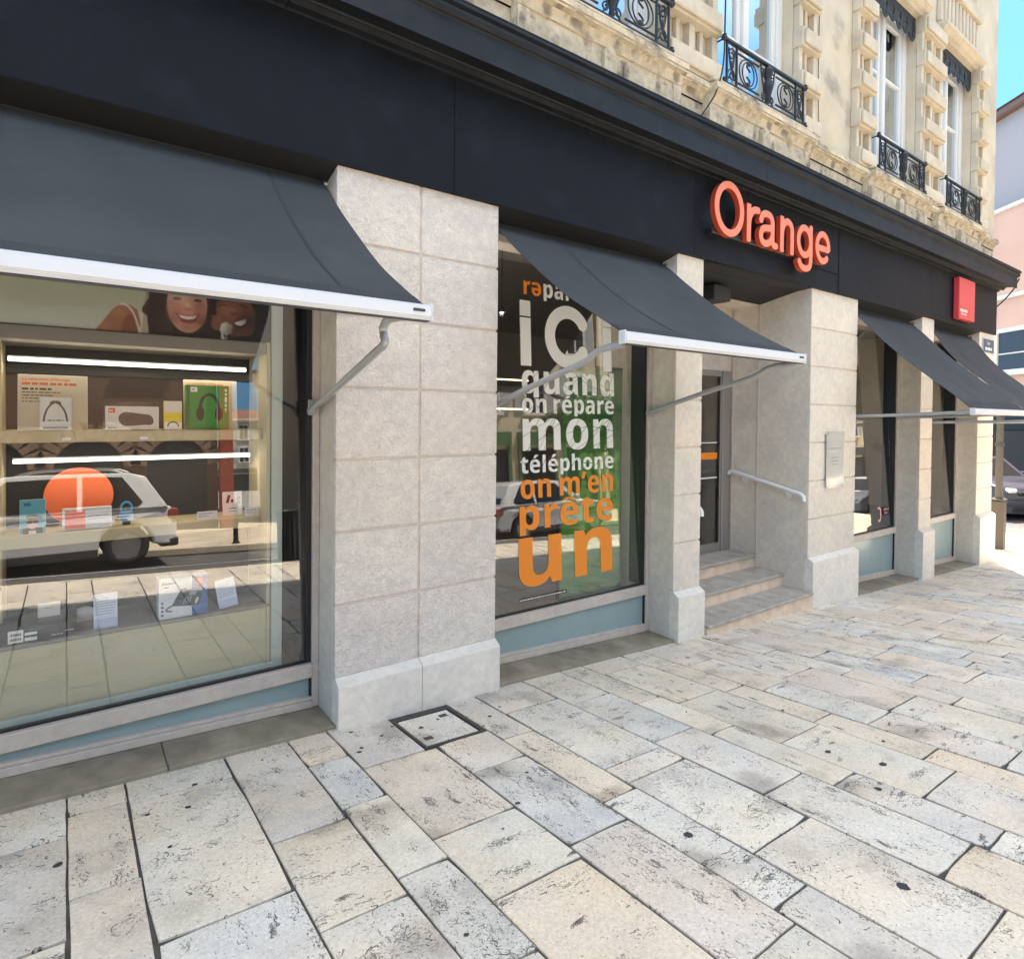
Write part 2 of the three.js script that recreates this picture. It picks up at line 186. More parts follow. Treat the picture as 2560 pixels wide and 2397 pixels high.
// ------------------------------------------------------------------ ground
const kerbZ = 4.4;
{
  const prm = { roughness: 0.86, bumpScale: 0.0035 };
  const kinds = [[1, [223, 213, 197], 120, false], [2, [219, 207, 192], 60, false], [3, [219, 211, 199], 170, true], [4, [223, 210, 190], 95, true]].map((a) => paving(...a));
  const tints = [[1, 1, 1], [0.95, 0.93, 0.92], [0.96, 0.98, 1.0], [1.0, 0.98, 0.94], [0.91, 0.92, 0.93], [1.0, 0.95, 0.92], [0.98, 0.97, 0.95]];
  const mats = []; for (let k = 0; k < 4; k++) for (const t of tints) mats.push(std({ ...prm, map: kinds[k].map, bumpMap: kinds[k].bump, color: lin(...t) }));
  const pick = (R) => mats[Math.floor(R() * 4) * tints.length + Math.floor(Math.pow(R(), 1.3) * tints.length)];
  // bed of mortar just below the stones
  const bed = (x0, x1, z0, z1, drop) => { const g = new THREE.PlaneGeometry(1, 1, 12, 6); const p = g.attributes.position; for (let i = 0; i < p.count; i++) { const x = x0 + (p.getX(i) + 0.5) * (x1 - x0), z = z1 - (p.getY(i) + 0.5) * (z1 - z0); p.setXYZ(i, x, ground(x, z) - drop, z); } g.computeVertexNormals(); return boxUV(g); };
  const mortar = std({ map: tex(256, (u, v) => { const a = fb(N1, u, v, 12, 4) - 0.5; return [80 + a * 44, 76 + a * 44, 73 + a * 44]; }, 0.5), roughness: 0.97 });
  const pav = struct('pavement', bed(-7, 15.2, 0.0, kerbZ, 0.009), mortar);
  const R = rng(5);
  const edges = [-0.35, 0, 0.235, 0.70, 1.04, 1.272, 1.722, 2.082, 2.318, 2.778, 3.15, 3.388, 3.843, 4.083, 4.44, 4.9, 5.14, 5.49, 5.94];
  const cuts = [[0.41, 1.12, 1.9, 2.7, 3.4], [0.23, 0.89, 1.62, 2.3, 3.1], [0.27, 1.32, 2.02, 2.8], [0.98, 1.59, 2.31, 3.05], [0.40, 0.90, 1.49, 2.08, 2.8], [0.59, 1.35, 1.81, 2.6, 3.3], [0.97, 1.73, 2.53, 3.2], [0.74, 1.57, 2.45, 3.2], [0.44, 1.35, 1.52, 2.22, 2.95, 3.6], [0.58, 1.29, 1.99, 2.74, 3.5], [0.83, 1.42, 2.15, 2.79, 3.5], [0.28, 0.99, 1.73, 2.46, 3.2], [0.4, 1.05, 1.69, 2.3, 3.0], [0.52, 1.19, 1.91, 2.6, 3.4], [0.35, 1.14, 1.89, 2.7], [0.7, 1.36, 2.1, 2.9], [0.3, 1.0, 1.76, 2.5, 3.2], [0.55, 1.3, 2.0, 2.75, 3.4]];
  const pat = [0.235, 0.46, 0.35]; let e = 5.94, k = 0;
  while (e < 15.1) { e += pat[(k + (R() < 0.3 ? 1 : 0)) % 3] + (R() - 0.5) * 0.01; k++; edges.push(e); }
  const left = [-0.35]; { let q = -0.35; k = 0; while (q > -6.8) { q -= pat[k++ % 3]; left.unshift(q); } }
  const strips = []; for (let i = 0; i + 1 < left.length; i++) strips.push([left[i], left[i + 1], null]);
  for (let i = 0; i + 1 < edges.length; i++) strips.push([edges[i], edges[i + 1], cuts[i] || null]);
  const stones = [];
  for (const [a, b, cs] of strips) { let z = 0; const zs = [0.0]; if (cs) zs.push(...cs); let q = zs[zs.length - 1]; if (!cs) { q = 0.15 + R() * 0.5; zs.push(q); } while (q < kerbZ - 0.35) { q += 0.5 + R() * 0.45; if (q > kerbZ - 0.3) break; zs.push(q); } zs.push(kerbZ);
    for (let i = 0; i + 1 < zs.length; i++) stones.push([a, b, zs[i], zs[i + 1]]); }
  const slab = (a, b, c, d) => {
    const gp = () => 0.0035 + R() * 0.004, dy = (R() - 0.5) * 0.004, tx = (R() - 0.5) * 0.005, u0 = R() * 3, v0 = R() * 3, turn = R() < 0.5, P = [], U = [];
    const x0 = a + gp(), x1 = b - gp(), z0 = c + gp(), z1 = d - gp(), ring = [], n = 4, j = () => (R() - 0.5) * 0.0045;
    const side = (ax, az, bx, bz) => { for (let i = 0; i < n; i++) { const t = i / n, chip = i === 0 && R() < 0.25 ? 0.008 : 0; const mx = (x0 + x1) / 2, mz = (z0 + z1) / 2, x = ax + (bx - ax) * t + j(), z = az + (bz - az) * t + j(); ring.push([x + Math.sign(mx - x) * chip, z + Math.sign(mz - z) * chip]); } };
    side(x0, z0, x0, z1); side(x0, z1, x1, z1); side(x1, z1, x1, z0); side(x1, z0, x0, z0);
    const mx = (x0 + x1) / 2, mz = (z0 + z1) / 2, h = (x, z, k) => ground(x, z) + dy + tx * (z - mz) / (d - c) + k, inn = ring.map(([x, z]) => [x + Math.sign(mx - x) * 0.003, z + Math.sign(mz - z) * 0.003]);
    const put = (x, z, k) => { P.push(x, h(x, z, k), z); turn ? U.push(z + u0, x + v0) : U.push(x + u0, z + v0); };
    for (let i = 0; i < ring.length; i++) { const q = (i + 1) % ring.length, A = ring[i], B = ring[q], C = inn[i], D = inn[q];
      put(mx, mz, 0); put(...C, 0); put(...D, 0); put(...C, 0); put(...A, -0.0025); put(...B, -0.0025); put(...C, 0); put(...B, -0.0025); put(...D, 0);
      put(...A, -0.0025); put(...A, -0.03); put(...B, -0.03); put(...A, -0.0025); put(...B, -0.03); put(...B, -0.0025); }
    const g = new THREE.BufferGeometry(); g.setAttribute('position', new THREE.Float32BufferAttribute(P, 3)); g.setAttribute('uv', new THREE.Float32BufferAttribute(U, 2)); g.computeVertexNormals(); return g; };
  const grateX = [1.652, 2.072], grateZ = [0.125, 0.585];
  const view = new THREE.Frustum(); camera.updateMatrixWorld(); camera.updateProjectionMatrix(); view.setFromProjectionMatrix(new THREE.Matrix4().multiplyMatrices(camera.projectionMatrix, camera.matrixWorldInverse));
  const list = [];
  for (let [a, b, c, d] of stones) {
    if (a > 1.7 && b < 2.1 && c < 0.1) c = grateZ[1];                    // the inspection cover takes this place
    if (a < 1.3 && b > 1.7 && c < 0.1) { b = grateX[0]; }
    const cx = (a + b) / 2, cz = (c + d) / 2, inView = [[a, c], [b, c], [a, d], [b, d], [cx, cz]].some(([x, z]) => view.containsPoint(new THREE.Vector3(x, ground(x, z), z)));
    const dist = Math.hypot(cx - camera.position.x, cz - camera.position.z);
    list.push({ a, b, c, d, v: inView ? (b - a) * (d - c) / (dist * dist) : 0 });
  }
  list.sort((p, q) => q.v - p.v);
  const rest = [];
  list.forEach((s, i) => { const g = slab(s.a, s.b, s.c, s.d); if (i < 290 && s.v > 0) part('paving_stone', g, pick(R), pav); else rest.push(g); });
  part('outlying_paving_stones', join(rest), mats[2], pav).userData.kind = 'stuff';
  // gum spots trodden flat
  const gum = []; const spot = (x, z, r) => { const n = 9, P = []; const pts = []; for (let i = 0; i < n; i++) { const q = i / n * 6.283, k = r * (0.75 + R() * 0.5); pts.push([x + Math.cos(q) * k * 1.15, z + Math.sin(q) * k]); } for (let i = 0; i < n; i++) { const [p, q] = [pts[i], pts[(i + 1) % n]]; const y = (a, b, h) => ground(a, b) + h; P.push(x, y(x, z, 0.0045), z, q[0], y(q[0], q[1], 0.0022), q[1], p[0], y(p[0], p[1], 0.0022), p[1]); } const g = new THREE.BufferGeometry(); g.setAttribute('position', new THREE.Float32BufferAttribute(P, 3)); g.computeVertexNormals(); gum.push(boxUV(g)); };
  for (const [x, z, r] of [[2.6, 2.68, 0.022], [2.2, 1.98, 0.018], [-0.03, 0.62, 0.016], [0.52, 0.25, 0.012], [0.46, 0.46, 0.013], [1.33, 0.4, 0.013], [1.36, 0.36, 0.012], [1.52, 0.28, 0.011], [2.21, 0.42, 0.013], [3.3, 2.3, 0.016], [3.6, 2.2, 0.017], [3.5, 1.95, 0.015], [2.35, 0.33, 0.01], [0.3, 0.42, 0.01], [0.35, 0.75, 0.009]]) spot(x, z, r);
  for (let i = 0; i < 40; i++) spot(0.2 + R() * 9, 0.12 + Math.pow(R(), 2) * 2.4, 0.005 + R() * 0.008);
  part('gum_spots', join(gum), std({ color: lin(0.045, 0.045, 0.05), roughness: 0.8 }), pav).userData.kind = 'stuff';

  // kerb and the street, which falls away on the far side
  const asphalt = std({ map: tex(512, (u, v) => { const a = fb(N1, u, v, 20, 5) - 0.5, b = fb(N2, u, v, 4, 3) - 0.5; return [92 + a * 60 + b * 20, 91 + a * 60 + b * 20, 90 + a * 60 + b * 20]; }, 2.0), roughness: 0.93 });
  const kerbStone = std({ map: kinds[1].map, roughness: 0.85 });
  const far = std({ map: kinds[0].map, color: lin(0.92, 0.88, 0.8), roughness: 0.9 });
  const roadY = (x, z) => GX * Math.max(-40, Math.min(x, 40)) + GZ * kerbZ - 0.13 - 0.06 * Math.min(Math.max(0, z - kerbZ), 4.0);
  const sheet = (x0, x1, z0, z1, fy, nx = 20, nz = 14) => { const g = new THREE.PlaneGeometry(1, 1, nx, nz), p = g.attributes.position; for (let i = 0; i < p.count; i++) { const x = x0 + (p.getX(i) + 0.5) * (x1 - x0), z = z1 - (p.getY(i) + 0.5) * (z1 - z0); p.setXYZ(i, x, fy(x, z), z); } g.computeVertexNormals(); return boxUV(g); };
  const wedge = (x0, x1, z0, z1, top, bottom, n = 24) => { const list = []; for (let i = 0; i < n; i++) { const a = x0 + (x1 - x0) * i / n, b = x0 + (x1 - x0) * (i + 1) / n; const g = box(a, b, -bottom, 0, z0, z1, 0), p = g.attributes.position; for (let q = 0; q < p.count; q++) p.setY(q, p.getY(q) + top(p.getX(q), p.getZ(q))); g.computeVertexNormals(); list.push(g); } return join(list); };
  struct('kerb', wedge(-7, 13, kerbZ, kerbZ + 0.16, (x) => ground(x, kerbZ), 0.3), kerbStone);
  struct('road', sheet(-60, 70, kerbZ + 0.14, 9.95, roadY, 60, 20), asphalt);
  struct('far_pavement', wedge(-60, 70, 9.9, 17.5, (x, z) => roadY(x, 11) + 0.12, 0.4, 40), far);
  struct('terrain', sheet(-220, 260, 17.4, 300, (x) => roadY(x, 11) + 0.1, 40, 4), std({ color: lin(0.3, 0.29, 0.26), roughness: 1 }));
  // side street beyond the corner of the shop: pavement, kerb, asphalt
  const side = (x, z) => ground(x, z);
  struct('side_pavement', join([sheet(13.0, 18.6, -24, 0.002, (x, z) => side(x, z) - 0.003, 14, 20), sheet(15.18, 18.6, 0, kerbZ, (x, z) => side(x, z) - 0.003, 10, 6)]), std({ map: kinds[3].map, roughness: 0.9, color: lin(0.98, 0.95, 0.9) }));
  struct('side_kerb', wedge(0, 1, 0, 1, () => 0, 0.1, 1).applyMatrix4(new THREE.Matrix4().makeScale(0.16, 1, 28)).translate(18.6, ground(18.6, 0), -24), kerbStone);
  struct('side_road', sheet(18.7, 60, -40, kerbZ + 0.16, (x, z) => ground(18.6, 0) - 0.1 + GZ * z * 0.25, 20, 12), asphalt);
  part('road_marking', sheet(19.1, 19.5, -14, 1, (x, z) => ground(18.6, 0) - 0.09 + GZ * z * 0.25, 1, 6), std({ color: lin(0.75, 0.75, 0.73), roughness: 0.8 }), scene.children.at(-1));
  for (const z of [6.1, 7.6]) part('road_marking', sheet(-60, 70, z, z + 0.12, (x, q) => roadY(x, q) + 0.006, 40, 1), std({ color: lin(0.7, 0.7, 0.68), roughness: 0.8 }), scene.children.find((c) => c.name === 'road'));
  M.roadY = roadY; M.sheet = sheet;
  // inspection cover let into the pavement
  const cov = thing('inspection_cover', 'paved inspection cover in a dark steel frame at the foot of the wide pillar', 'cover');
  const [a, b] = grateX, [c, d] = grateZ, shear = (g) => { const p = g.attributes.position; for (let i = 0; i < p.count; i++) p.setY(i, p.getY(i) + ground(p.getX(i), p.getZ(i))); g.computeVertexNormals(); return g; };
  const rust = std({ color: lin(0.085, 0.08, 0.075), roughness: 0.8, metalness: 0.3 });
  part('frame', join([shear(box(a + 0.004, b - 0.004, -0.02, 0.002, c + 0.004, c + 0.02)), shear(box(a + 0.004, b - 0.004, -0.02, 0.0025, d - 0.024, d - 0.004)), shear(box(a + 0.004, a + 0.02, -0.02, 0.003, c + 0.02, d - 0.024)), shear(box(b - 0.022, b - 0.004, -0.02, 0.003, c + 0.02, d - 0.024))]), rust, cov);
  part('infill_stone', shear(box(a + 0.028, b - 0.034, -0.03, -0.002, c + 0.028, d - 0.036, 0.004)), mats[0], cov);
  for (const [x, z] of [[a + 0.085, d - 0.12], [b - 0.1, c + 0.1]]) part('lifting_socket', shear(box(x - 0.028, x + 0.028, -0.02, 0.001, z - 0.02, z + 0.02, 0.003)), rust, cov);
}

// ------------------------------------------------------------------ the shop building
const YF = 3.389, CH = 0.45, TOP = 12.3;
const shop = thing('shop_building', 'stone corner building with a black shop fascia and ornate upper windows', 'building');
const shearX = (g) => { const p = g.attributes.position; for (let i = 0; i < p.count; i++) p.setY(i, p.getY(i) + GX * p.getX(i)); g.computeVertexNormals(); return g; };
const PIL = [[-2.9, -2.1], [1.332, 2.537, 1.906], [4.558, 4.953], [6.993, 8.139], [10.173, 10.618], [12.597, 13.385]];
{
  const R = rng(77), blockMats = [0, 1, 2].map((k) => { const m = M.stucco.clone(); m.color = lin(1 - k * 0.025, 1 - k * 0.03, 1 - k * 0.03); return m; }), blockMats2 = [0, 1, 2].map((k) => { const m = M.smooth.clone(); m.color = lin(1 - k * 0.02, 1 - k * 0.025, 1 - k * 0.03); return m; });
  PIL.forEach(([a, b, mid], i) => {
    const p = grp('pillar', shop), bm = i === 1 ? blockMats : blockMats2;
    const deep = i === 2 || i === 3 ? -1.06 : -0.5;
    const low = GX * b - 0.15;
    part('reveal_core', box(a, b, low, YF + 0.02, deep, -0.0405, 0.003), M.reveal, p);
    part('mortar_backing', box(a + 0.007, b - 0.007, 0.2, YF + 0.01, -0.04, -0.0105), M.mortar, p);
    const cols = mid ? [[a, mid - 0.008], [mid + 0.008, b]] : [[a, b]];
    for (let k = 0; k < 7; k++) for (const [x0, x1] of cols) {
      const y1 = YF - k * CH - (k ? 0.009 : -0.004), y0 = YF - (k + 1) * CH + (k < 6 ? 0.009 : 0);
      const g = box(x0, x1, y0, y1, -0.0395, (R() - 0.5) * 0.003, 0.0035);
      part('stone_block', g, bm[Math.floor(R() * 3)], p);
    }
    const pc = mid ? [[a + 0.001, mid - 0.002], [mid + 0.002, b - 0.001]] : [[a + 0.001, b - 0.001]];
    for (const [x0, x1] of pc) part('plinth_block', profX([[-0.039, low], [0.065, low], [0.066, 0.196], [0.062, 0.203], [0.004, 0.2385], [-0.039, 0.2385]], x0, x1), M.plinth, p);
  });
  // fascia, cornice, soffits
  const fas = grp('fascia', shop);
  for (const [a, b] of [[-9, -1.2], [-1.197, 2.14], [2.143, 4.76], [4.763, 7.569]]) part('fascia_panel', box(a, b, YF + 0.002, 4.2, -0.2, 0.03, 0.0015), M.fascia, fas);
  part('fascia_panel', box(7.581, 10.4, YF + 0.002, 4.2, -0.2, 0.03, 0.0015), M.fascia, fas);
  part('fascia_panel', box(10.403, 13.345, YF + 0.002, 4.2, -0.2, 0.03, 0.002), M.fascia, fas);
  part('fascia_backing', box(7.5, 7.7, YF + 0.01, 4.19, -0.2, 0.018), M.black, fas);
  part('ledge_strip', box(4.93, 7.569, 3.62, 3.634, 0.0302, 0.041, 0.002), M.fascia, fas);
  part('edge_trim', box(7.545, 7.566, YF + 0.01, 4.1, 0.0302, 0.036, 0.001), M.fascia, fas);
  const prof = [[-0.06, 4.175], [0.05, 4.175], [0.052, 4.19], [0.105, 4.19], [0.112, 4.222], [0.122, 4.226], [0.128, 4.236], [0.228, 4.236], [0.232, 4.218], [0.248, 4.218], [0.248, 4.395], [0.256, 4.405], [0.268, 4.412], [0.279, 4.425], [0.285, 4.442], [0.283, 4.46], [0.276, 4.474], [0.286, 4.478], [0.297, 4.48], [0.297, 4.506], [-0.06, 4.575]];
  const mitre = (g) => { const p = g.attributes.position; for (let i = 0; i < p.count; i++) if (p.getX(i) > 13) p.setX(i, 13.345 + Math.max(0, p.getZ(i))); g.computeVertexNormals(); return g; };
  const cor = part('cornice', join([profX(prof, -9, 1.01), profX(prof, 1.016, 5.6), profX(prof, 5.606, 9.8), mitre(profX(prof, 9.806, 13.34))]), M.cornice, shop);
  part('cornice_return', box(13.35, 13.62, 4.2, 4.5, -9, -0.01), M.cornice, cor);
  // lead flashing lip along the cornice
  part('flashing', profX([[0.285, 4.508], [0.3, 4.507], [0.301, 4.514], [-0.05, 4.585], [-0.05, 4.578]], -9, 13.6), M.black, cor);
  for (const [a, b] of [[-2.1, 1.332], [2.537, 4.558], [8.139, 10.173], [10.618, 12.597]]) part('soffit', profX([[0.028, YF + 0.001], [0.028, YF + 0.05], [-0.36, YF + 0.05], [-0.36, 3.27], [-0.17, 3.335]], a + 0.001, b - 0.001), M.soffit, shop);
}
// shop windows: the panes lean back by two and a half degrees
const LEAN = 0.045, leanBack = (g) => { const p = g.attributes.position; for (let i = 0; i < p.count; i++) p.setZ(i, p.getZ(i) - (p.getY(i) - 0.26) * LEAN); g.computeVertexNormals(); return g; };
const WIN = [[-2.1, 1.332], [2.537, 4.558], [8.139, 10.173], [10.618, 12.597]];
WIN.forEach(([a, b], i) => {
  const w = grp('shop_window', shop), e = 0.0015;
  const s0 = 0.028;
  part('frame', join([box(a + e, a + 0.045, -0.9, 3.3, -0.485, -0.285, 0.003), box(b - 0.045, b - e, GX * b + s0, 3.3, -0.485, -0.285, 0.003), box(a + 0.046, b - 0.046, 3.24, 3.3, -0.485, -0.285, 0.003)]), M.frame, w);
  part('rail', box(a + 0.046, b - 0.0455, 0.16, 0.25, -0.36, -0.275, 0.004), M.frame, w);
  part('bottom_rail', join([shearX(box(a + 0.046, b - 0.0455, s0 + 0.0, s0 + 0.045, -0.36, -0.272, 0.003)), shearX(box(a + 0.046, b - 0.0455, s0 + 0.047, s0 + 0.066, -0.355, -0.285, 0.002))]), M.frame, w);
  { const g = box(a + 0.046, b - 0.046, 0, 1, -0.33, -0.318), p = g.attributes.position; for (let k = 0; k < p.count; k++) p.setY(k, p.getY(k) > 0.5 ? 0.1585 : GX * p.getX(k) + s0 + 0.067); g.computeVertexNormals(); part('kick_panel', boxUV(g), M.kick, w); }
  part('gasket', join([box(b - 0.078, b - 0.0462, 0.251, 3.239, -0.48, -0.312), box(a + 0.0462, a + 0.06, 0.251, 3.239, -0.48, -0.312), box(a + 0.061, b - 0.079, 0.251, 0.262, -0.345, -0.312), box(b - 0.058, b - 0.0462, GX * b + s0 + 0.07, 0.158, -0.316, -0.30)]), M.black, w);
  part('pane', leanBack(box(a + 0.061, b - 0.079, 0.2625, 3.238, -0.333, -0.327)), M.glass, w);
  const cuts = i === 0 ? [a - 0.6, -0.9, 0.43, b] : i === 1 ? [a, b] : [a, b];
  for (let k = 0; k + 1 < cuts.length; k++) part('sill', shearX(box(Math.max(a, cuts[k]) + 0.002, cuts[k + 1] - 0.002, -0.12, 0.026, -0.365, 0.028, 0.006)), M.sill, w);
});
// entrance: steps, side walls, ceiling, door
{
  const [a, b] = [4.953, 6.993], ent = grp('entrance', shop);
  const step = (top, z0, z1, x0) => { const s = grp('step', shop); part('tread', box(x0, b - 0.001, top - 0.032, top, z1, z0, 0.006), M.tread, s); part('riser', box(x0, b - 0.001, top - 0.34, top - 0.0325, z1, z0 - 0.022, 0.002), M.riser, s); };
  step(-0.143, 0.085, -0.31, 5.0); step(0.006, -0.272, -0.68, a + 0.001); step(0.158, -0.655, -1.12, a + 0.001);
  part('side_strip', join([box(b - 0.012, b - 0.0005, 0.16, 3.28, -0.672, -0.646, 0.003), box(b - 0.02, b - 0.0005, 0.16, 3.28, -1.03, -1.0, 0.003)]), M.frame, ent);
  part('ceiling', join([profX([[-0.2, 3.378], [-0.2, 3.44], [0.0, 3.44], [0.0, 3.392]], a + 0.001, b - 0.001), profX([[-0.202, 3.376], [-0.202, 3.44], [-0.66, 3.44], [-0.66, 3.288]], a + 0.001, b - 0.001)]), M.soffit, ent);
  part('inner_ceiling', box(a + 0.001, b - 0.001, 3.284, 3.44, -1.2, -0.662), M.smooth, ent);
  part('projector_box', box(5.55, 5.85, 3.14, 3.3, -0.55, -0.3, 0.01), M.black, ent);
  part('overdoor_panel', box(a + 0.001, b - 0.021, 2.475, 3.283, -1.12, -1.03, 0.002), M.frame, ent);
  part('transom_window', box(5.3, 6.5, 2.72, 3.08, -1.029, -1.02, 0.002), M.black, ent);
  const door = grp('door', ent);
  part('door_frame', join([box(6.80, 6.972, 0.159, 2.474, -1.1, -1.03, 0.004), box(6.775, 6.799, 0.159, 2.4, -1.09, -1.05, 0.003), box(a + 0.001, a + 0.1, 0.159, 2.474, -1.1, -1.03, 0.004), box(a + 0.101, 6.774, 2.4, 2.474, -1.1, -1.03, 0.004), box(a + 0.101, 6.774, 0.16, 0.27, -1.09, -1.05, 0.004)]), std({ color: lin(0.4, 0.38, 0.36), roughness: 0.35, metalness: 0.6 }), door);
  part('pane', box(a + 0.102, 6.773, 0.271, 2.399, -1.073, -1.067), M.glass, door);
  part('gasket', box(6.74, 6.772, 0.271, 2.399, -1.064, -1.052), M.black, door);
  part('warning_band', join([box(a + 0.15, 6.735, 1.55, 1.562, -1.0655, -1.0635), box(a + 0.15, 6.735, 1.1, 1.118, -1.0655, -1.0635)]), M.vinylWhite, door);
  part('orange_band', box(a + 0.15, 6.735, 1.345, 1.43, -1.0655, -1.0635), M.vinylOrange, door);
}
// upper storey
const OPEN = [[2.83, 4.30], [5.10, 6.57], [8.39, 9.905], [10.68, 12.15]];
{
  const wallZ = -0.05, back = -0.5;
  const cells = []; let x = -9;
  for (const [a, b] of OPEN) { cells.push(box(x, a, 4.56, TOP, back, wallZ)); cells.push(box(a, b, 4.56, 5.05, back, wallZ)); cells.push(box(a, b, 7.66, TOP, back, wallZ)); x = b; }
  cells.push(box(x, 13.385, 4.56, TOP, back, wallZ));
  part('upper_wall', join(cells), M.lime, shop);
  part('side_wall', join([box(13.1, 13.384, -2.4, TOP, -10, -0.52)]), M.lime, shop);
  part('rear_wall', box(-9, 13.38, -2.4, TOP, -10.3, -10.01), M.lime, shop);
  part('far_side_wall', box(-9.3, -9.01, -2.4, TOP, -10, -0.5), M.lime, shop);
  part('roof', join([box(-9.2, 13.9, TOP, TOP + 0.25, -10.4, 0.42, 0.02), box(-9.2, 13.7, TOP - 0.35, TOP - 0.001, -0.049, 0.18, 0.02)]), M.limeDirty, shop);
  // string course with sills breaking forward below each window
  const course = (x0, x1, d) => [profX([[wallZ + 0.001, 4.58], [0.035 + d, 4.58], [0.035 + d, 4.865], [0.052 + d, 4.87], [0.054 + d, 4.885], [0.058 + d, 4.905], [0.068 + d, 4.925], [0.084 + d, 4.942], [0.104 + d, 4.952], [0.12 + d, 4.956], [0.12 + d, 4.974], [0.134 + d, 4.978], [0.134 + d, 5.026], [wallZ + 0.001, 5.048]], x0, x1)];
  const runs = []; let q = -9; const H2 = 0.93;
  for (const [a, b] of OPEN) { const c = (a + b) / 2; runs.push([q, c - H2, -0.05]); runs.push([c - H2, c + H2, 0.02]); q = c + H2; }
  runs.push([q, 13.2, -0.05]);
  runs.forEach(([a, b, d]) => {
    if (b < 1.5) return;
    const s = part(d > 0 ? 'window_sill' : 'string_course', join(course(Math.max(a, 1.5) + 0.0015, b - 0.0015, d)), M.limeDirty, shop);
    if (d > 0) { const w = b - a, c = (a + b) / 2; for (const sgn of [-1, 1]) part('apron_panel', box(c + sgn * w * 0.27 - w * 0.17, c + sgn * w * 0.27 + w * 0.17, 4.62, 4.81, 0.0555, 0.068, 0.006), M.limeDirty, s);
      part('console', profZ((() => { const o = new THREE.Shape(); o.moveTo(c - 0.07, 4.62); o.lineTo(c + 0.07, 4.62); o.lineTo(c + 0.07, 4.8); o.absarc(c, 4.8, 0.07, 0, Math.PI, false); o.lineTo(c - 0.07, 4.62); return o; })(), 0.0555, 0.1, 0.006), M.limeDirty, s);
      for (const sgn of [-1, 1]) part('end_block', box(c + sgn * (w / 2 - 0.06) - 0.055, c + sgn * (w / 2 - 0.06) + 0.055, 4.6, 4.862, 0.0555, 0.075, 0.005), M.limeDirty, s);
      part('sill_slab', box(a - 0.01, b + 0.01, 5.049, 5.083, wallZ + 0.002, 0.128, 0.01), M.limeDirty, s); }
  });
  // quoins: bossed blocks alternating with fluted recesses beside every window
  const R = rng(9), blockTop = 5.27, per = 0.479, bh = 0.212;
  const quoin = (a, b) => {
    const g = grp('quoin_pier', shop), sp = [[a + 0.03, b - 0.03]];
    for (let k = 0; k < 6; k++) {
      const t = blockTop + per * k;
      if (k < 6) { part('quoin_block', box(a, b, t - bh, t, wallZ + 0.001, 0.07, 0.008), M.limeBlock, g); part('block_boss', box(a + 0.028, b - 0.028, t - bh + 0.026, t - 0.026, 0.0705, 0.1, 0.008), M.limeBlock, g); }
      const y0 = t + 0.002, y1 = t + per - bh - 0.002, w = b - a, n = w > 0.6 ? 5 : 3;
      if (k < 5) { const bars = []; for (let i = 0; i < n; i++) { const cx = a + 0.05 + (w - 0.1) * (i / (n - 1)), hw = (i % 2 ? 0.022 : 0.035) * (w > 0.6 ? 1.15 : 1); bars.push(box(cx - hw, cx + hw, y0, y1, wallZ + 0.001, (i % 2 ? -0.005 : 0.022) + R() * 0.002, 0.004)); } part('fluting', join(bars), M.limeBlock, g); }
    }
  };
  quoin(2.42, 2.829); quoin(4.301, 5.099); quoin(6.571, 6.98); quoin(7.95, 8.389); quoin(9.906, 10.679); quoin(12.151, 12.57);
  // windows, lintels and the fretted valances under them
  OPEN.forEach(([a, b], i) => {
    const w = grp('upper_window', shop), z = -0.17, c = (a + b) / 2, e = 0.0015;
    const bars = [box(a + e, a + 0.11, 5.076, 7.64, z - 0.1, z, 0.006), box(b - 0.11, b - e, 5.076, 7.64, z - 0.1, z, 0.006), box(a + 0.111, b - 0.111, 7.52, 7.64, z - 0.1, z, 0.006)];
    part('outer_frame', join(bars), M.white, w);
    for (const s of [-1, 1]) {
      const x0 = s < 0 ? a + 0.112 : c + 0.045, x1 = s < 0 ? c - 0.045 : b - 0.112;
      part('casement', join([box(x0, x0 + 0.07, 5.08, 7.515, z - 0.085, z - 0.025, 0.005), box(x1 - 0.07, x1, 5.08, 7.515, z - 0.085, z - 0.025, 0.005), box(x0 + 0.071, x1 - 0.071, 5.08, 5.2, z - 0.085, z - 0.025, 0.005), box(x0 + 0.071, x1 - 0.071, 7.43, 7.515, z - 0.085, z - 0.025, 0.005)]), M.white, w);
      for (const y of [5.86, 6.66]) part('glazing_bar', box(x0 + 0.071, x1 - 0.071, y - 0.018, y + 0.018, z - 0.075, z - 0.03, 0.004), M.white, w);
      for (const [y0, y1] of [[5.2, 5.842], [5.878, 6.642], [6.678, 7.43]]) part('pane', box(x0 + 0.07, x1 - 0.07, y0, y1, z - 0.062, z - 0.056), M.winGlass, w);
    }
    part('meeting_stile', box(c - 0.044, c + 0.044, 5.08, 7.515, z - 0.09, z + 0.012, 0.008), M.white, w);
    const lin_ = part('lintel', join([profX([[wallZ + 0.001, 7.665], [0.02, 7.665], [0.02, 7.71], [0.06, 7.72], [0.095, 7.76], [0.12, 7.77], [0.12, 7.83], [wallZ + 0.001, 7.86]], a - 0.12, b + 0.12)]), M.limeBlock, shop);
    const flutes = []; for (let k = 0; k < 11; k++) { const xx = a - 0.02 + (b - a + 0.04) * k / 10; flutes.push(box(xx - 0.045, xx + 0.045, 7.9, 8.42, wallZ + 0.001, 0.015, 0.01)); } flutes.push(box(a - 0.12, b + 0.12, 8.44, 8.6, wallZ + 0.001, 0.06, 0.015));
    part('fluted_frieze', join(flutes), M.limeBlock, lin_);
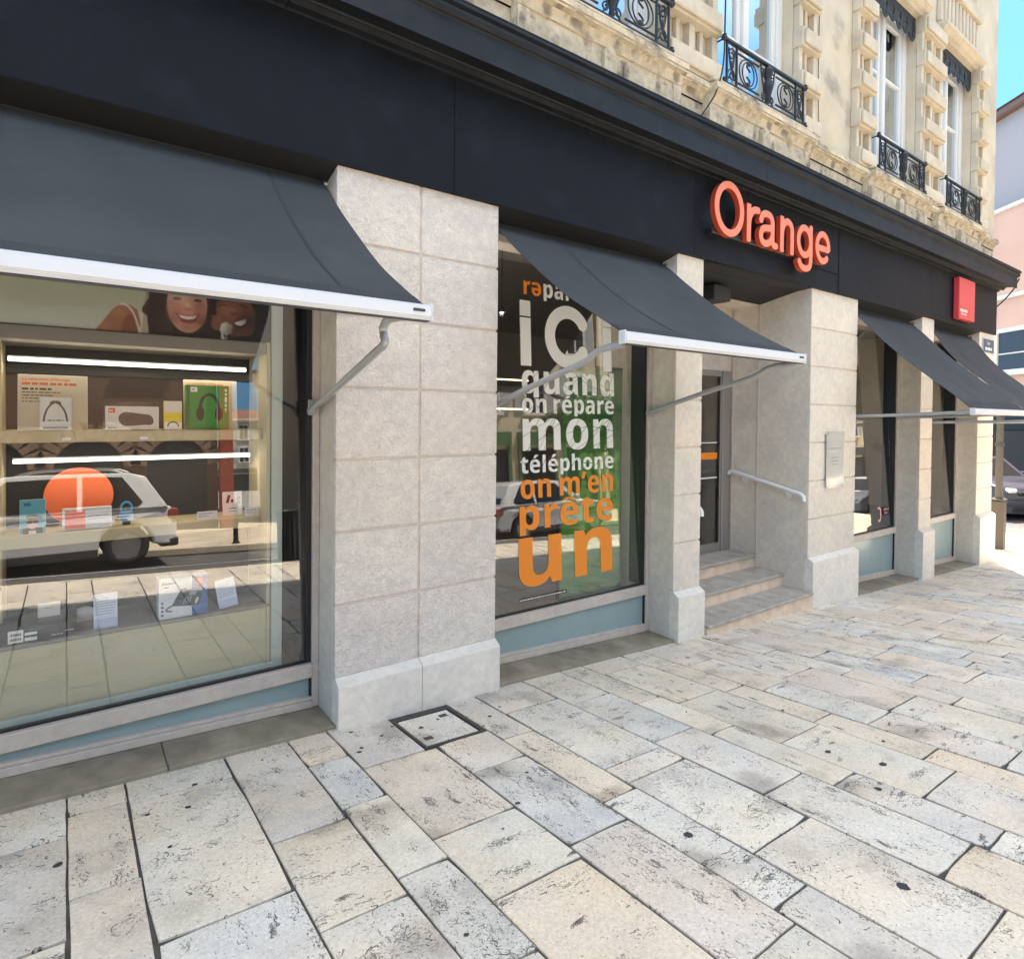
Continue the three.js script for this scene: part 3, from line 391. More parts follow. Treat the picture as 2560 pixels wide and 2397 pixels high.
    const sh = new THREE.Shape(); sh.moveTo(a + 0.004, 7.658); const n = 7; sh.lineTo(a + 0.004, 7.4); for (let k = 0; k < n; k++) { const xa = a + 0.004 + (b - a - 0.008) * k / n, xb = a + 0.004 + (b - a - 0.008) * (k + 1) / n; sh.quadraticCurveTo((xa + xb) / 2, 7.22 + (k % 2) * 0.06, xb, 7.4); } sh.lineTo(b - 0.004, 7.658);
    for (let k = 0; k < n; k++) { const cx = a + (b - a) * (k + 0.5) / n, hole = new THREE.Path(); hole.absellipse(cx, 7.5, 0.045, 0.07, 0, 6.2832, true); sh.holes.push(hole); const h2 = new THREE.Path(); h2.absellipse(cx, 7.385, 0.018, 0.03, 0, 6.2832, true); sh.holes.push(h2); }
    part('fretted_valance', profZ(sh, -0.075, -0.062), std({ color: lin(0.02, 0.024, 0.032), roughness: 0.6 }), w);
  });
}
// inside of the shop
{
  const inn = grp('interior', shop), dark = std({ color: lin(0.19, 0.175, 0.16), roughness: 0.9 }), floor = std({ color: lin(0.2, 0.17, 0.14), roughness: 0.5 });
  part('floor', box(-8.9, 13.09, -0.2, 0.15, -6, -1.13), floor, inn); part('floor', join([box(-2.09, 4.55, 0.1, 0.149, -1.12, -0.37), box(8.0, 13.0, 0.1, 0.149, -1.12, -0.37)]), floor, inn);
  part('ceiling', box(-8.9, 13.09, 3.5, 3.7, -6.2, -0.37), dark, inn);
  part('rear_partition', box(-8.9, 13.09, -0.2, 3.5, -6.2, -6.0), dark, inn);
  part('ground_floor_wall', join([box(-9, -2.91, -2, 3.39, -0.5, -0.05)]), M.reveal, inn);
  part('low_wall', join(WIN.map(([a, b]) => box(a + 0.05, b - 0.05, -1.2, 0.12, -0.5, -0.37))), dark, inn);
}

// ------------------------------------------------------------------ awnings
{
  const P1 = [[-0.16, 3.325], [-0.04, 3.232], [0.1, 3.108], [0.3, 2.945], [0.5, 2.79], [0.72, 2.635], [0.95, 2.497], [1.195, 2.36]];
  const P3 = [[-0.16, 3.325], [0.0, 3.175], [0.19, 2.96], [0.45, 2.69], [0.71, 2.45], [1.03, 2.175], [1.22, 2.0]];
  const P4 = [[-0.16, 3.325], [0.0, 3.175], [0.1, 3.0], [0.31, 2.735], [0.557, 2.5], [0.78, 2.295], [1.08, 2.04], [1.22, 1.92]];
  const armA = [[-0.29, 1.905], [-0.02, 1.985], [0.3, 2.075], [0.6, 2.15], [0.8, 2.2], [0.87, 2.225], [0.93, 2.26], [1.0, 2.28], [1.17, 2.295]];
  const armHook = [[-0.29, 1.892], [0.2, 2.03], [0.79, 2.205], [0.84, 2.22], [0.845, 2.245], [0.815, 2.275], [0.82, 2.305], [0.87, 2.335], [0.99, 2.335], [1.17, 2.325]];
  const armB = [[-0.29, 1.905], [0.4, 1.925], [0.9, 1.95], [1.2, 1.965]];
  const armC = [[-0.29, 1.83], [0.4, 1.845], [0.9, 1.86], [1.2, 1.875]];
  const make = (x0, x1, prof, armL, armR, label) => {
    const g = thing('awning', label, 'awning', [0, 0, 0], 0, 'awnings over the shop windows');
    const curve = new THREE.CatmullRomCurve3(prof.map(([z, y]) => new THREE.Vector3(0, y, z))), n = 28, m = 30, idx = [], ripple = (x, v) => (Math.sin(x * 9 + v * 4) * 0.4 + Math.sin(x * 23 - v * 9) * 0.25 + Math.sin(x * 5.3 + v * 15) * 0.35) * 0.005 * Math.sin(Math.PI * v);
    const pts = curve.getSpacedPoints(n), V = [], UV = [];
    for (const dn of [0, -0.004]) for (let i = 0; i <= n; i++) for (let j = 0; j <= m; j++) { const t = j / m, sag = -0.012 * Math.sin(Math.PI * t) * Math.sin(Math.PI * i / n) + ripple(x0 + (x1 - x0) * t, i / n); V.push(x0 + (x1 - x0) * t, pts[i].y + sag + dn, pts[i].z); UV.push(x0 + (x1 - x0) * t, i / n * 1.7); }
    const w = m + 1, half = (n + 1) * w;
    for (let i = 0; i < n; i++) for (let j = 0; j < m; j++) { const a = i * w + j; idx.push(a, a + w, a + 1, a + 1, a + w, a + w + 1); idx.push(half + a, half + a + 1, half + a + w, half + a + 1, half + a + w + 1, half + a + w); }
    for (let i = 0; i < n; i++) for (const j of [0, m]) { const a = i * w + j, b = a + w; j ? idx.push(a, b, half + a, b, half + b, half + a) : idx.push(a, half + a, b, b, half + a, half + b); }
    const fg = new THREE.BufferGeometry(); fg.setAttribute('position', new THREE.Float32BufferAttribute(V, 3)); fg.setAttribute('uv', new THREE.Float32BufferAttribute(UV, 2)); fg.setIndex(idx); fg.computeVertexNormals();
    part('fabric', fg, M.fabric, g);
    const [ez, ey] = prof.at(-1);
    const band = (xa, xb, i0, i1, lift) => { const V2 = [], I2 = []; for (let i = i0; i <= i1; i++) for (const x of [xa, xb]) { const tt = (x - x0) / (x1 - x0), sag = -0.012 * Math.sin(Math.PI * tt) * Math.sin(Math.PI * i / n) + ripple(x, i / n); V2.push(x, pts[i].y + sag + lift, pts[i].z + lift * 0.6); } for (let i = 0; i < i1 - i0; i++) { const q = i * 2; I2.push(q, q + 2, q + 1, q + 1, q + 2, q + 3); } const g2 = new THREE.BufferGeometry(); g2.setAttribute('position', new THREE.Float32BufferAttribute(V2, 3)); g2.setIndex(I2); g2.computeVertexNormals(); return boxUV(g2); };
    const seams = []; for (let x = x0 + 0.62; x < x1 - 0.2; x += 1.2) seams.push(band(x - 0.009, x + 0.009, 0, n, 0.0022)); for (let k = 0; k < m; k++) seams.push(band(x0 + (x1 - x0) * k / m, x0 + (x1 - x0) * (k + 1) / m, n - 2, n, 0.003));
    part('seam', join(seams), M.fabricHem, g);
    part('roller_tube', cyl([x0 + 0.005, 3.315, -0.205], [x1 - 0.005, 3.315, -0.205], 0.045, 0.045, 16), M.darkGrey, g);
    const bar = part('front_bar', profX([[ez + 0.0, ey + 0.008], [ez + 0.022, ey + 0.004], [ez + 0.036, ey - 0.008], [ez + 0.04, ey - 0.05], [ez + 0.034, ey - 0.052], [ez + 0.034, ey - 0.058], [ez + 0.028, ey - 0.058], [ez + 0.028, ey - 0.066], [ez - 0.012, ey - 0.066], [ez - 0.016, ey - 0.03]], x0 - 0.012, x1 + 0.012), M.alu, g);
    part('drip_groove', box(x0 - 0.01, x1 + 0.01, ey - 0.0715, ey - 0.0665, ez - 0.008, ez + 0.026), M.darkGrey, bar);
    for (const [x, s] of [[x0, -1], [x1, 1]]) part('end_cap', box(x + s * 0.0125 - (s < 0 ? 0.012 : 0), x + s * 0.0125 + (s > 0 ? 0.012 : 0), ey - 0.072, ey + 0.009, ez - 0.018, ez + 0.041, 0.006), M.alu, bar);
    part('maker_plate', box(x1 - 0.075, x1 - 0.018, ey - 0.032, ey - 0.02, ez + 0.0385, ez + 0.0415), M.darkGrey, bar);
    for (const [x, arm] of [[x0 + 0.03, armL], [x1 - 0.03, armR]]) {
      const a = part('arm', tube(arm.map(([z, y]) => [x, y, z]), 0.021, 40, 10), M.armMetal, g);
      const y = arm[0][1]; part('bracket', join([box(x - 0.02, x + 0.02, y - 0.03, y + 0.07, -0.284, -0.262, 0.004), cyl([x - 0.024, y, -0.262], [x + 0.024, y, -0.262], 0.022, 0.022, 12)]), M.armMetal, a);
    }
    for (const x of [x0 + 0.0, x1 - 0.0]) part('roller_bolt', cyl([x - 0.012, 3.3, -0.11], [x + 0.012, 3.3, -0.11], 0.016, 0.016, 8), M.steel, g);
  };
  make(-2.06, 1.30, P1, armA, armHook, 'dark grey awning on the left over the lit display window');
  make(2.585, 4.53, P1, armA, armA, 'dark grey awning over the window with the large lettering');
  make(8.175, 10.14, P3, armB, armB, 'steeply lowered dark grey awning just right of the doorway pillar with the plaque');
  make(10.655, 12.56, P4, armC, armC, 'steeply lowered dark grey awning nearest the street corner');
}
// ------------------------------------------------------------------ letter shapes drawn as even strokes
function strokeShape(strokes, half, bounds, step) {
  const [x0, y0, x1, y1] = bounds, nx = Math.ceil((x1 - x0) / step) + 1, ny = Math.ceil((y1 - y0) / step) + 1, F = new Float32Array(nx * ny);
  const segs = []; for (const s of strokes) { const p = s.curve ? new THREE.CatmullRomCurve3(s.p.map(([x, y]) => new THREE.Vector3(x, y, 0)), !!s.closed, 'centripetal').getPoints(60) : s.p.map(([x, y]) => new THREE.Vector3(x, y, 0)); for (let i = 0; i + 1 < p.length; i++) segs.push([p[i].x, p[i].y, p[i + 1].x, p[i + 1].y, !s.closed && i === 0, !s.closed && i + 2 === p.length]); }
  for (let j = 0; j < ny; j++) for (let i = 0; i < nx; i++) { const x = x0 + i * step, y = y0 + j * step; let d = 9; for (const [a, b, c, e, st, en] of segs) { const dx = c - a, dy = e - b, L = dx * dx + dy * dy; let t = ((x - a) * dx + (y - b) * dy) / L; const l = Math.sqrt(L); let ex = 0; if (t < 0) { if (st) ex = -t * l; t = 0; } if (t > 1) { if (en) ex = (t - 1) * l; t = 1; } const q = Math.hypot(x - a - dx * t, y - b - dy * t); const dd = ex > 0 ? Math.max(Math.abs((x - a) * dy - (y - b) * dx) / l - half, ex) : q - half; if (dd < d) d = dd; } F[j * nx + i] = d; }
  const key = (a, b) => a + ',' + b, nextOf = new Map(), P = new Map();
  const edge = (i, j, k, l) => { const id = key(j * nx + i, l * nx + k), rid = key(l * nx + k, j * nx + i); if (P.has(id)) return id; if (P.has(rid)) return rid; const a = F[j * nx + i], b = F[l * nx + k], t = a / (a - b); P.set(id, [x0 + (i + (k - i) * t) * step, y0 + (j + (l - j) * t) * step]); return id; };
  for (let j = 0; j + 1 < ny; j++) for (let i = 0; i + 1 < nx; i++) {
    const c = [[i, j], [i + 1, j], [i + 1, j + 1], [i, j + 1]], ins = c.map(([a, b]) => F[b * nx + a] < 0), cr = [];
    for (let k = 0; k < 4; k++) { const n = (k + 1) % 4; if (ins[k] !== ins[n]) cr.push([edge(...c[k], ...c[n]), ins[k]]); }
    const outs = cr.filter((q) => q[1]), inn = cr.filter((q) => !q[1]);      // leave the shape on an "outs" edge, enter on an "inn" edge
    for (let k = 0; k < outs.length; k++) nextOf.set(outs[k][0], inn[k][0]);
  }
  const loops = []; const seen = new Set();
  for (const s of nextOf.keys()) { if (seen.has(s)) continue; const L = []; let k = s; while (k && !seen.has(k)) { seen.add(k); L.push(P.get(k)); k = nextOf.get(k); } if (L.length > 8) loops.push(L); }
  const area = (L) => L.reduce((a, p, i) => { const q = L[(i + 1) % L.length]; return a + p[0] * q[1] - q[0] * p[1]; }, 0) / 2;
  loops.sort((a, b) => Math.abs(area(b)) - Math.abs(area(a)));
  const within = (p, L) => { let c = false; for (let i = 0, j = L.length - 1; i < L.length; j = i++) if ((L[i][1] > p[1]) !== (L[j][1] > p[1]) && p[0] < (L[j][0] - L[i][0]) * (p[1] - L[i][1]) / (L[j][1] - L[i][1]) + L[i][0]) c = !c; return c; };
  const shapes = [];
  for (const L of loops) { const v = L.map(([x, y]) => new THREE.Vector2(x, y)), host = shapes.filter((s) => within(L[0], s.raw)); if (host.length % 2 === 0 || !host.length) { const s = new THREE.Shape(v); s.raw = L; shapes.push(s); } else host[host.length - 1].holes.push(new THREE.Path(v)); }
  return shapes;
}
const arc = (cx, cy, rx, ry, a0, a1, n = 18) => Array.from({ length: n + 1 }, (_, i) => { const t = (a0 + (a1 - a0) * i / n) * Math.PI / 180; return [cx + rx * Math.cos(t), cy + ry * Math.sin(t)]; });
{
  const h = 0.0375, y0 = 3.625, hs_ = 0.0345;
  const G = [
    [4.898, [{ p: arc(0.241, 0.253, 0.2035, 0.229, 0, 342, 26), curve: 1, closed: 1 }]],
    [5.425, [{ p: [[h, 0], [h, 0.375]] }, { p: [[h, 0.16], [0.05, 0.235], [0.085, 0.295], [0.135, 0.33], [0.205, 0.337]], curve: 1 }]],
    [5.64, [{ p: [[0.035, 0.25], [0.06, 0.305], [0.105, 0.333], [0.155, 0.337], [0.21, 0.325], [0.243, 0.285], [0.25, 0.235], [0.25, 0.1], [0.258, 0.055], [0.285, 0.035], [0.325, 0.038]], curve: 1 }, { p: [[0.25, 0.215], [0.2, 0.2], [0.12, 0.19], [0.06, 0.165], [0.0375, 0.115], [0.052, 0.06], [0.1, 0.034], [0.16, 0.04], [0.215, 0.072], [0.25, 0.125]], curve: 1 }]],
    [6.032, [{ p: [[h, 0], [h, 0.375]] }, { p: [[h, 0.17], [0.05, 0.25], [0.09, 0.312], [0.145, 0.337], [0.2, 0.32], [0.232, 0.275], [0.2375, 0.22], [0.2375, 0]], curve: 1 }]],
    [6.365, [{ p: arc(0.165, 0.19, 0.1275, 0.148, 0, 340, 22), curve: 1, closed: 1 }, { p: [[0.2975, 0.375], [0.2975, 0.0], [0.288, -0.055], [0.25, -0.09], [0.17, -0.1], [0.1, -0.085], [0.055, -0.035]], curve: 0 }]],
    [6.758, [{ p: [[0.04, 0.178], [0.3025, 0.178]] }, { p: arc(0.17, 0.188, 0.1325, 0.151, -4, 318, 26), curve: 1 }]],
  ];
  G[4][1][1] = { p: [[0.2975, 0.375], [0.2975, 0.2], [0.2975, 0.0], [0.285, -0.055], [0.245, -0.09], [0.17, -0.101], [0.1, -0.085], [0.055, -0.035]], curve: 1 };
  const sign = thing('shop_sign', 'large raised orange lettering mounted on the black fascia above the doorway', 'sign');
  const side = std({ color: lin(0.55, 0.06, 0.02), roughness: 0.5 });
  G.forEach(([x, st]) => { const shapes = strokeShape(st, hs_, [-0.06, -0.2, 0.56, 0.56], 0.006); const lt = part('letter', join(shapes.map((s) => profZ(s, 0.1, 0.1455))).translate(x, y0, 0), side, sign); part('face', join(shapes.map((s) => profZ(s, 0.146, 0.152, 0.002))).translate(x, y0, 0), M.orange, lt); });
  part('raceway', join([box(4.94, 7.05, 3.632, 3.685, 0.031, 0.099, 0.008)]), M.black, sign);
  const red = thing('square_sign', 'flat square red sign box near the corner end of the fascia', 'sign');
  part('sign_box', box(11.25, 11.94, 3.465, 4.122, 0.032, 0.12, 0.012), M.red, red);
  part('lettering', new THREE.PlaneGeometry(0.45, 0.14).translate(11.5, 3.58, 0.1212), std({ map: canvasTex(256, 80, (g) => { g.fillStyle = '#d9474b'; g.fillRect(0, 0, 256, 80); g.fillStyle = '#ffd9d4'; scribble(g, 8, 14, 190, 26, 4); scribble(g, 30, 52, 130, 14, 5); }), roughness: 0.5 }), red);
  const plate = thing('street_plate', 'small dark street name plate at the top of the corner pillar', 'sign');
  part('plate', box(12.72, 13.29, 3.045, 3.3, 0.002, 0.016, 0.003), std({ color: lin(0.55, 0.56, 0.58), roughness: 0.5 }), plate);
  part('print', new THREE.PlaneGeometry(0.54, 0.225).translate(13.005, 3.172, 0.0172), std({ map: canvasTex(256, 108, (g) => { g.fillStyle = '#4a5664'; g.fillRect(0, 0, 256, 108); g.fillStyle = '#dde3e8'; g.textAlign = 'center'; g.font = 'bold 34px sans-serif'; g.fillText('Rue', 128, 44); scribble(g, 50, 66, 160, 24, 6); }), roughness: 0.5 }), plate);
  const plq = thing('wall_plaque', 'clear acrylic notice plaque screwed to the pillar right of the doorway', 'plaque');
  part('panel', box(7.34, 7.775, 1.03, 1.715, 0.022, 0.032, 0.003), phy({ color: lin(0.93, 0.93, 0.92), roughness: 0.06, transmission: 0.75, thickness: 0, ior: 1.5 }), plq);
  part('print', new THREE.PlaneGeometry(0.4, 0.64).translate(7.5575, 1.372, 0.0212), std({ map: canvasTex(200, 320, (g) => { g.fillStyle = '#d9d2c8'; g.fillRect(0, 0, 200, 320); g.fillStyle = '#5c5854'; g.fillRect(26, 86, 148, 7); for (let i = 0; i < 3; i++) scribble(g, 62 - (i % 2) * 8, 140 + i * 21, 80 + (i % 2) * 14, 9, 7 + i); g.fillStyle = '#f2ede2'; g.fillRect(10, 104, 180, 7); g.fillRect(10, 264, 180, 46); }), roughness: 0.5 }), plq);
  for (const x of [7.365, 7.75]) for (const y of [1.055, 1.69]) part('standoff_screw', cyl([x, y, 0.0], [x, y, 0.038], 0.011, 0.011, 10), M.steel, plq);
  const ph = thing('phone_sticker', 'small pink telephone handset sticker at the bottom of a dark shop window', 'sticker');
  const hs = strokeShape([{ p: [[0.02, 0.2], [0.07, 0.2], [0.1, 0.17], [0.1, 0.05], [0.07, 0.02], [0.02, 0.02]], curve: 1 }], 0.016, [-0.05, -0.05, 0.2, 0.3], 0.006);
  part('handset', leanBack(join(hs.map((s) => profZ(s, -0.3265, -0.3255))).translate(9.62, 0.36, 0)), std({ color: lin(0.85, 0.42, 0.42), roughness: 0.5 }), ph);
  part('caption', new THREE.PlaneGeometry(0.2, 0.12).translate(9.9, 0.5, -0.3305), std({ map: canvasTex(160, 96, (g) => { g.fillStyle = '#24282c'; g.fillRect(0, 0, 160, 96); g.fillStyle = '#d98a8a'; scribble(g, 8, 14, 140, 22, 12); scribble(g, 40, 56, 70, 22, 13); }), roughness: 0.5 }), ph);
}
// ------------------------------------------------------------------ vinyl lettering on the second window
{
  const font = await new FontLoader().loadAsync('fonts/droid/droid_sans_bold.typeface.json');
  const res = font.data.resolution, ZV = [-0.3264, -0.3252];
  const vin = thing('window_lettering', 'tall block of grey and orange vinyl words on the shop window', 'lettering');
  const xh = (() => { const b = new THREE.Box2(); font.generateShapes('x', 1).forEach((s) => s.getPoints().forEach((p) => b.expandByPoint(p))); return b.max.y; })();
  const R = rng(3), ev = new Evaluator(); ev.useGroups = false; ev.attributes = ['position', 'normal'];
  const line = (text, base, xhgt, mat, x0 = 3.012, x1 = 4.088, crack = 0, flip = -1, A = 1, D = 1) => {
    const gl = []; let adv = 0; for (const ch of text) { const g = font.data.glyphs[ch] || font.data.glyphs['?']; if (ch !== ' ') gl.push([ch, adv]); adv += g.ha / res * (ch === ' ' ? 0.7 : 1); }
    const shapes = gl.map(([ch]) => font.generateShapes(ch, 1)); let lo = 9, hi = -9;
    shapes.forEach((ss, i) => ss.forEach((s) => s.getPoints(4).forEach((p) => { lo = Math.min(lo, p.x + gl[i][1]); hi = Math.max(hi, p.x + gl[i][1]); })));
    { const k = 1 + (base - 0.26) * LEAN / 3.96; x0 *= k; x1 *= k; base = 1.87 + (base - 1.87) * k; }
    const sx = (x1 - x0) / (hi - lo), sy = xhgt / xh;
    shapes.forEach((ss, i) => {
      let g = new THREE.ExtrudeGeometry(ss, { depth: 1, bevelEnabled: false, curveSegments: 10 });
      if (i === flip) { g.computeBoundingBox(); const b = g.boundingBox.clone(); g.rotateZ(Math.PI); g.translate(b.min.x + b.max.x, b.min.y + b.max.y, 0); }
      { const p = g.attributes.position; for (let q = 0; q < p.count; q++) { const y = p.getY(q); p.setY(q, y < -0.03 ? -0.03 + (y + 0.03) * D : y > xh * 1.04 ? xh * 1.04 + (y - xh * 1.04) * A : y); } }
      g.translate(gl[i][1] - lo, 0, 0); g.scale(sx, sy, ZV[1] - ZV[0]); g.translate(x0, base, ZV[0]);
      if (crack) {
        g.computeBoundingBox(); const b = g.boundingBox, cuts = [], n = crack + Math.floor(R() * 2), cx = (b.min.x + b.max.x) / 2, cy = (b.min.y + b.max.y) / 2, w = b.max.x - b.min.x, h = b.max.y - b.min.y;
        for (let k = 0; k < n; k++) { const q = new THREE.BoxGeometry(Math.hypot(w, h) * 1.3, 0.0032 + R() * 0.003, 0.02); q.rotateZ((R() < 0.75 ? 0.25 + R() * 0.9 : -R() * 0.9)); q.translate(cx + (R() - 0.5) * w * 0.75, cy + (R() - 0.5) * h * 0.75, -0.3258); cuts.push(q); }
        try { let cur = new Brush(clean(g)); for (const q of cuts) { const bb = new Brush(clean(q)); cur.updateMatrixWorld(); bb.updateMatrixWorld(); cur = ev.evaluate(cur, bb, SUBTRACTION); } g = cur.geometry; } catch (e) { console.log('crack', e.message); }
      }
      const mm = part('letter', leanBack(boxUV(clean(g))), typeof mat === 'function' ? mat(i) : mat, vin);
    });
  };
  line('repar', 2.872, 0.115, (i) => i < 2 ? M.vinylOrange : M.vinylWhite, 3.022, 3.55, 0, 1, 1, 0.6);
  for (const x of [3.068, 4.032]) part('letter', leanBack(join([box(x, x + 0.112, 2.296, 2.703, ...ZV), box(x, x + 0.112, 2.716, 2.848, ...ZV)])), M.vinylWhite, vin);
  part('letter', leanBack(join(strokeShape([{ p: arc(0.272, 0.28, 0.213, 0.222, 30, 330, 26), curve: 1 }], 0.057, [-0.1, -0.1, 0.7, 0.7], 0.008).map((s) => profZ(s, ...ZV))).translate(3.333, 2.296, 0)), M.vinylWhite, vin);
  line('quand', 2.062, 0.19, M.vinylWhite, 3.014, 4.084, 2, -1, 0.25, 0.35);
  line('on répare', 1.896, 0.124, M.vinylWhite, 3.016, 4.086, 1, -1, 0.55, 0.35);
  line('mon', 1.584, 0.268, M.vinylWhite, 3.03, 4.08, 5);
  line('téléphone', 1.398, 0.112, M.vinylWhite, 3.008, 4.088, 1, -1, 0.85, 0.5);
  line(font.data.glyphs['’'] ? 'on m’en' : "on m'en", 1.186, 0.156, M.vinylOrange, 3.012, 4.088, 0, -1, 0.8);
  line('prête', 0.924, 0.2, M.vinylOrange, 3.005, 4.092, 0, -1, 0.5, 0.4);
  line('un', 0.452, 0.405, M.vinylOrange, 3.005, 4.09);
  const small = thing('website_line', 'tiny line of white print low on the lettered window', 'lettering');
  part('print', new THREE.PlaneGeometry(0.52, 0.026).translate(3.27, 0.345, -0.3275), std({ map: canvasTex(512, 26, (g) => { g.fillStyle = '#2c2c2a'; g.fillRect(0, 0, 512, 26); g.fillStyle = '#dcdcd6'; scribble(g, 4, 8, 500, 11, 14); }), roughness: 0.6 }), small);
}
// ------------------------------------------------------------------ handrails, cables, balcony railings
{
  const rail = (x, s, label) => {
    const g = thing('handrail', label, 'handrail'); const X = x - s * 0.055;
    const bar = part('bar', tube([[X, 1.15, -1.03], [X, 1.182, -1.0], [X, 1.178, -0.95], [X, 1.13, -0.72], [X, 1.0, -0.13], [X, 0.985, -0.07], [X, 0.955, -0.035], [X, 0.905, -0.03]], 0.025, 60, 14), M.white, g);
    for (const z of [-0.82, -0.24]) { const y = 1.18 - (z + 0.95) * -0.0 - (0.95 + z) * 0.22; part('bracket', join([tube([[x - s * 0.001, y - 0.075, z], [x - s * 0.04, y - 0.075, z], [X, y - 0.05, z], [X, y - 0.015, z]], 0.008, 12, 8), cyl([x - s * 0.0, y - 0.075, z], [x - s * 0.01, y - 0.075, z], 0.032, 0.032, 16)]), M.white, bar); }
  };
  rail(6.993, 1, 'white tubular handrail on the right wall of the entrance steps'); rail(4.953, -1, 'white handrail end peeking out beside the narrow pillar left of the door');
  solo('cable', tube([[5.03, 9.2, 0.1], [5.035, 6.4, 0.14], [5.02, 5.6, 0.15], [5.0, 5.2, 0.15], [4.92, 4.92, 0.13], [4.8, 4.7, 0.06]], 0.008, 40, 6), M.iron, 'black cable hanging down beside the middle upper window', 'cable');
  solo('cable', tube([[7.12, 9.2, -0.035], [7.14, 7.2, -0.033], [7.12, 6.3, -0.036], [7.13, 5.6, -0.034], [7.16, 5.06, -0.03]], 0.006, 40, 6), std({ color: lin(0.2, 0.18, 0.15), roughness: 0.8 }), 'thin grey cable running down the bare wall between the upper windows', 'cable');
  solo('cable', tube([[13.66, 4.4, 0.26], [13.62, 4.2, 0.18], [13.5, 3.95, 0.02], [13.41, 3.8, -0.12], [13.395, 3.5, -0.2]], 0.012, 24, 6), M.iron, 'short black cable looping off the corner end of the cornice', 'cable');
  // wrought iron railing, built once at x = 0 .. 1.47
  const build = () => {
    const g = new THREE.Group(), Wd = 1.47, y0 = 0, y1 = 0.425, z = 0, r = 0.009;
    part('top_rail', box(-0.01, Wd + 0.01, y1 - 0.014, y1 + 0.01, z - 0.02, z + 0.02, 0.003), M.iron, g); part('bottom_rail', box(-0.01, Wd + 0.01, y0, y0 + 0.022, z - 0.016, z + 0.016, 0.003), M.iron, g);
    for (const x of [0.03, 0.19, Wd - 0.19, Wd - 0.03]) part('upright', box(x - 0.009, x + 0.009, y0 + 0.022, y1 - 0.014, z - 0.009, z + 0.009), M.iron, g);
    for (const [a, b] of [[0.2, 0.58], [0.89, 1.27]]) { part('inner_rail', join([box(a, b, y1 - 0.075, y1 - 0.063, z - 0.007, z + 0.007), box(a, b, y0 + 0.065, y0 + 0.077, z - 0.007, z + 0.007)]), M.iron, g);
      const cx = (a + b) / 2, cy = (y0 + y1) / 2; const ring = (rx, ry) => tube(arc(cx, cy, rx, ry, 0, 360, 24).map(([x, y]) => [x, y, z]), r * 0.8, 48, 6);
      part('oval_scroll', join([ring(0.155, 0.135), ring(0.1, 0.115), tube([[cx + 0.02, cy + 0.11, z], [cx - 0.03, cy + 0.07, z], [cx + 0.03, cy + 0.03, z]], r, 12, 6), tube([[cx - 0.02, cy - 0.11, z], [cx + 0.03, cy - 0.07, z], [cx - 0.03, cy - 0.03, z]], r, 12, 6), ...[[0, 0.1], [0, -0.1]].map(([dx, dy]) => clean(new THREE.IcosahedronGeometry(0.028, 1).scale(1.2, 0.8, 0.5).translate(cx + dx, cy + dy, z)))]), M.iron, g); }
    const spiral = (cx, cy, r0, turns, s, a0) => tube(Array.from({ length: 22 }, (_, i) => { const t = i / 21, a = a0 + s * t * turns * 6.283, q = r0 * (1 - t * 0.75); return [cx + Math.cos(a) * q, cy + Math.sin(a) * q, z]; }), r * 0.85, 40, 6);
    for (const cx of [0.11, Wd - 0.11]) part('end_scroll', join([spiral(cx, 0.31, 0.062, 1.4, 1, 0), spiral(cx, 0.11, 0.062, 1.4, -1, 3), tube([[cx - 0.05, 0.36, z], [cx - 0.02, 0.2, z], [cx + 0.05, 0.07, z]], r, 14, 6), tube([[cx + 0.05, 0.36, z], [cx + 0.02, 0.2, z], [cx - 0.05, 0.07, z]], r, 14, 6), clean(new THREE.IcosahedronGeometry(0.026, 1).scale(1, 1.6, 0.6).translate(cx, 0.21, z))]), M.iron, g);
    const c = Wd / 2; part('centre_baluster', join([lathe([[0.012, 0.022], [0.03, 0.04], [0.02, 0.08], [0.045, 0.16], [0.05, 0.22], [0.028, 0.27], [0.04, 0.31], [0.06, 0.36], [0.03, 0.4], [0.02, 0.41]], c, 0, z, 14).scale(1, 1, 0.999), spiral(c - 0.085, 0.33, 0.05, 1.3, -1, 0), spiral(c + 0.085, 0.33, 0.05, 1.3, 1, 3.14), spiral(c - 0.07, 0.08, 0.045, 1.3, 1, 0), spiral(c + 0.07, 0.08, 0.045, 1.3, -1, 3.14), tube([[c - 0.13, 0.4, z], [c - 0.1, 0.25, z], [c - 0.05, 0.1, z], [c - 0.1, 0.03, z]], r, 16, 6), tube([[c + 0.13, 0.4, z], [c + 0.1, 0.25, z], [c + 0.05, 0.1, z], [c + 0.1, 0.03, z]], r, 16, 6)]), M.iron, g);
    for (const x of [-0.012, Wd + 0.012]) for (const y of [0.012, y1]) part('finial', join([lathe([[0.001, -0.03], [0.022, -0.012], [0.03, 0.006], [0.014, 0.018], [0.024, 0.032], [0.001, 0.05]], x, y, z, 10), cyl([x, y, z], [x, y, -0.16], 0.009, 0.009, 6)]), M.iron, g);
    return g;
  };
  const proto = build(), where = ['at the top edge of the picture, left of the others', 'of the upper window above the raised sign lettering', 'of the upper window third from the left', 'of the upper window closest to the building corner'];
  OPEN.forEach(([a, b], i) => { const g = i ? proto.clone() : proto; g.name = numbered('balcony_railing'); g.position.set(a + (b - a - 1.47) / 2, 5.085, 0.1); tag(g, 'black wrought iron railing ' + where[i], 'railing', 'window railings of the upper storey'); scene.add(g); });
}

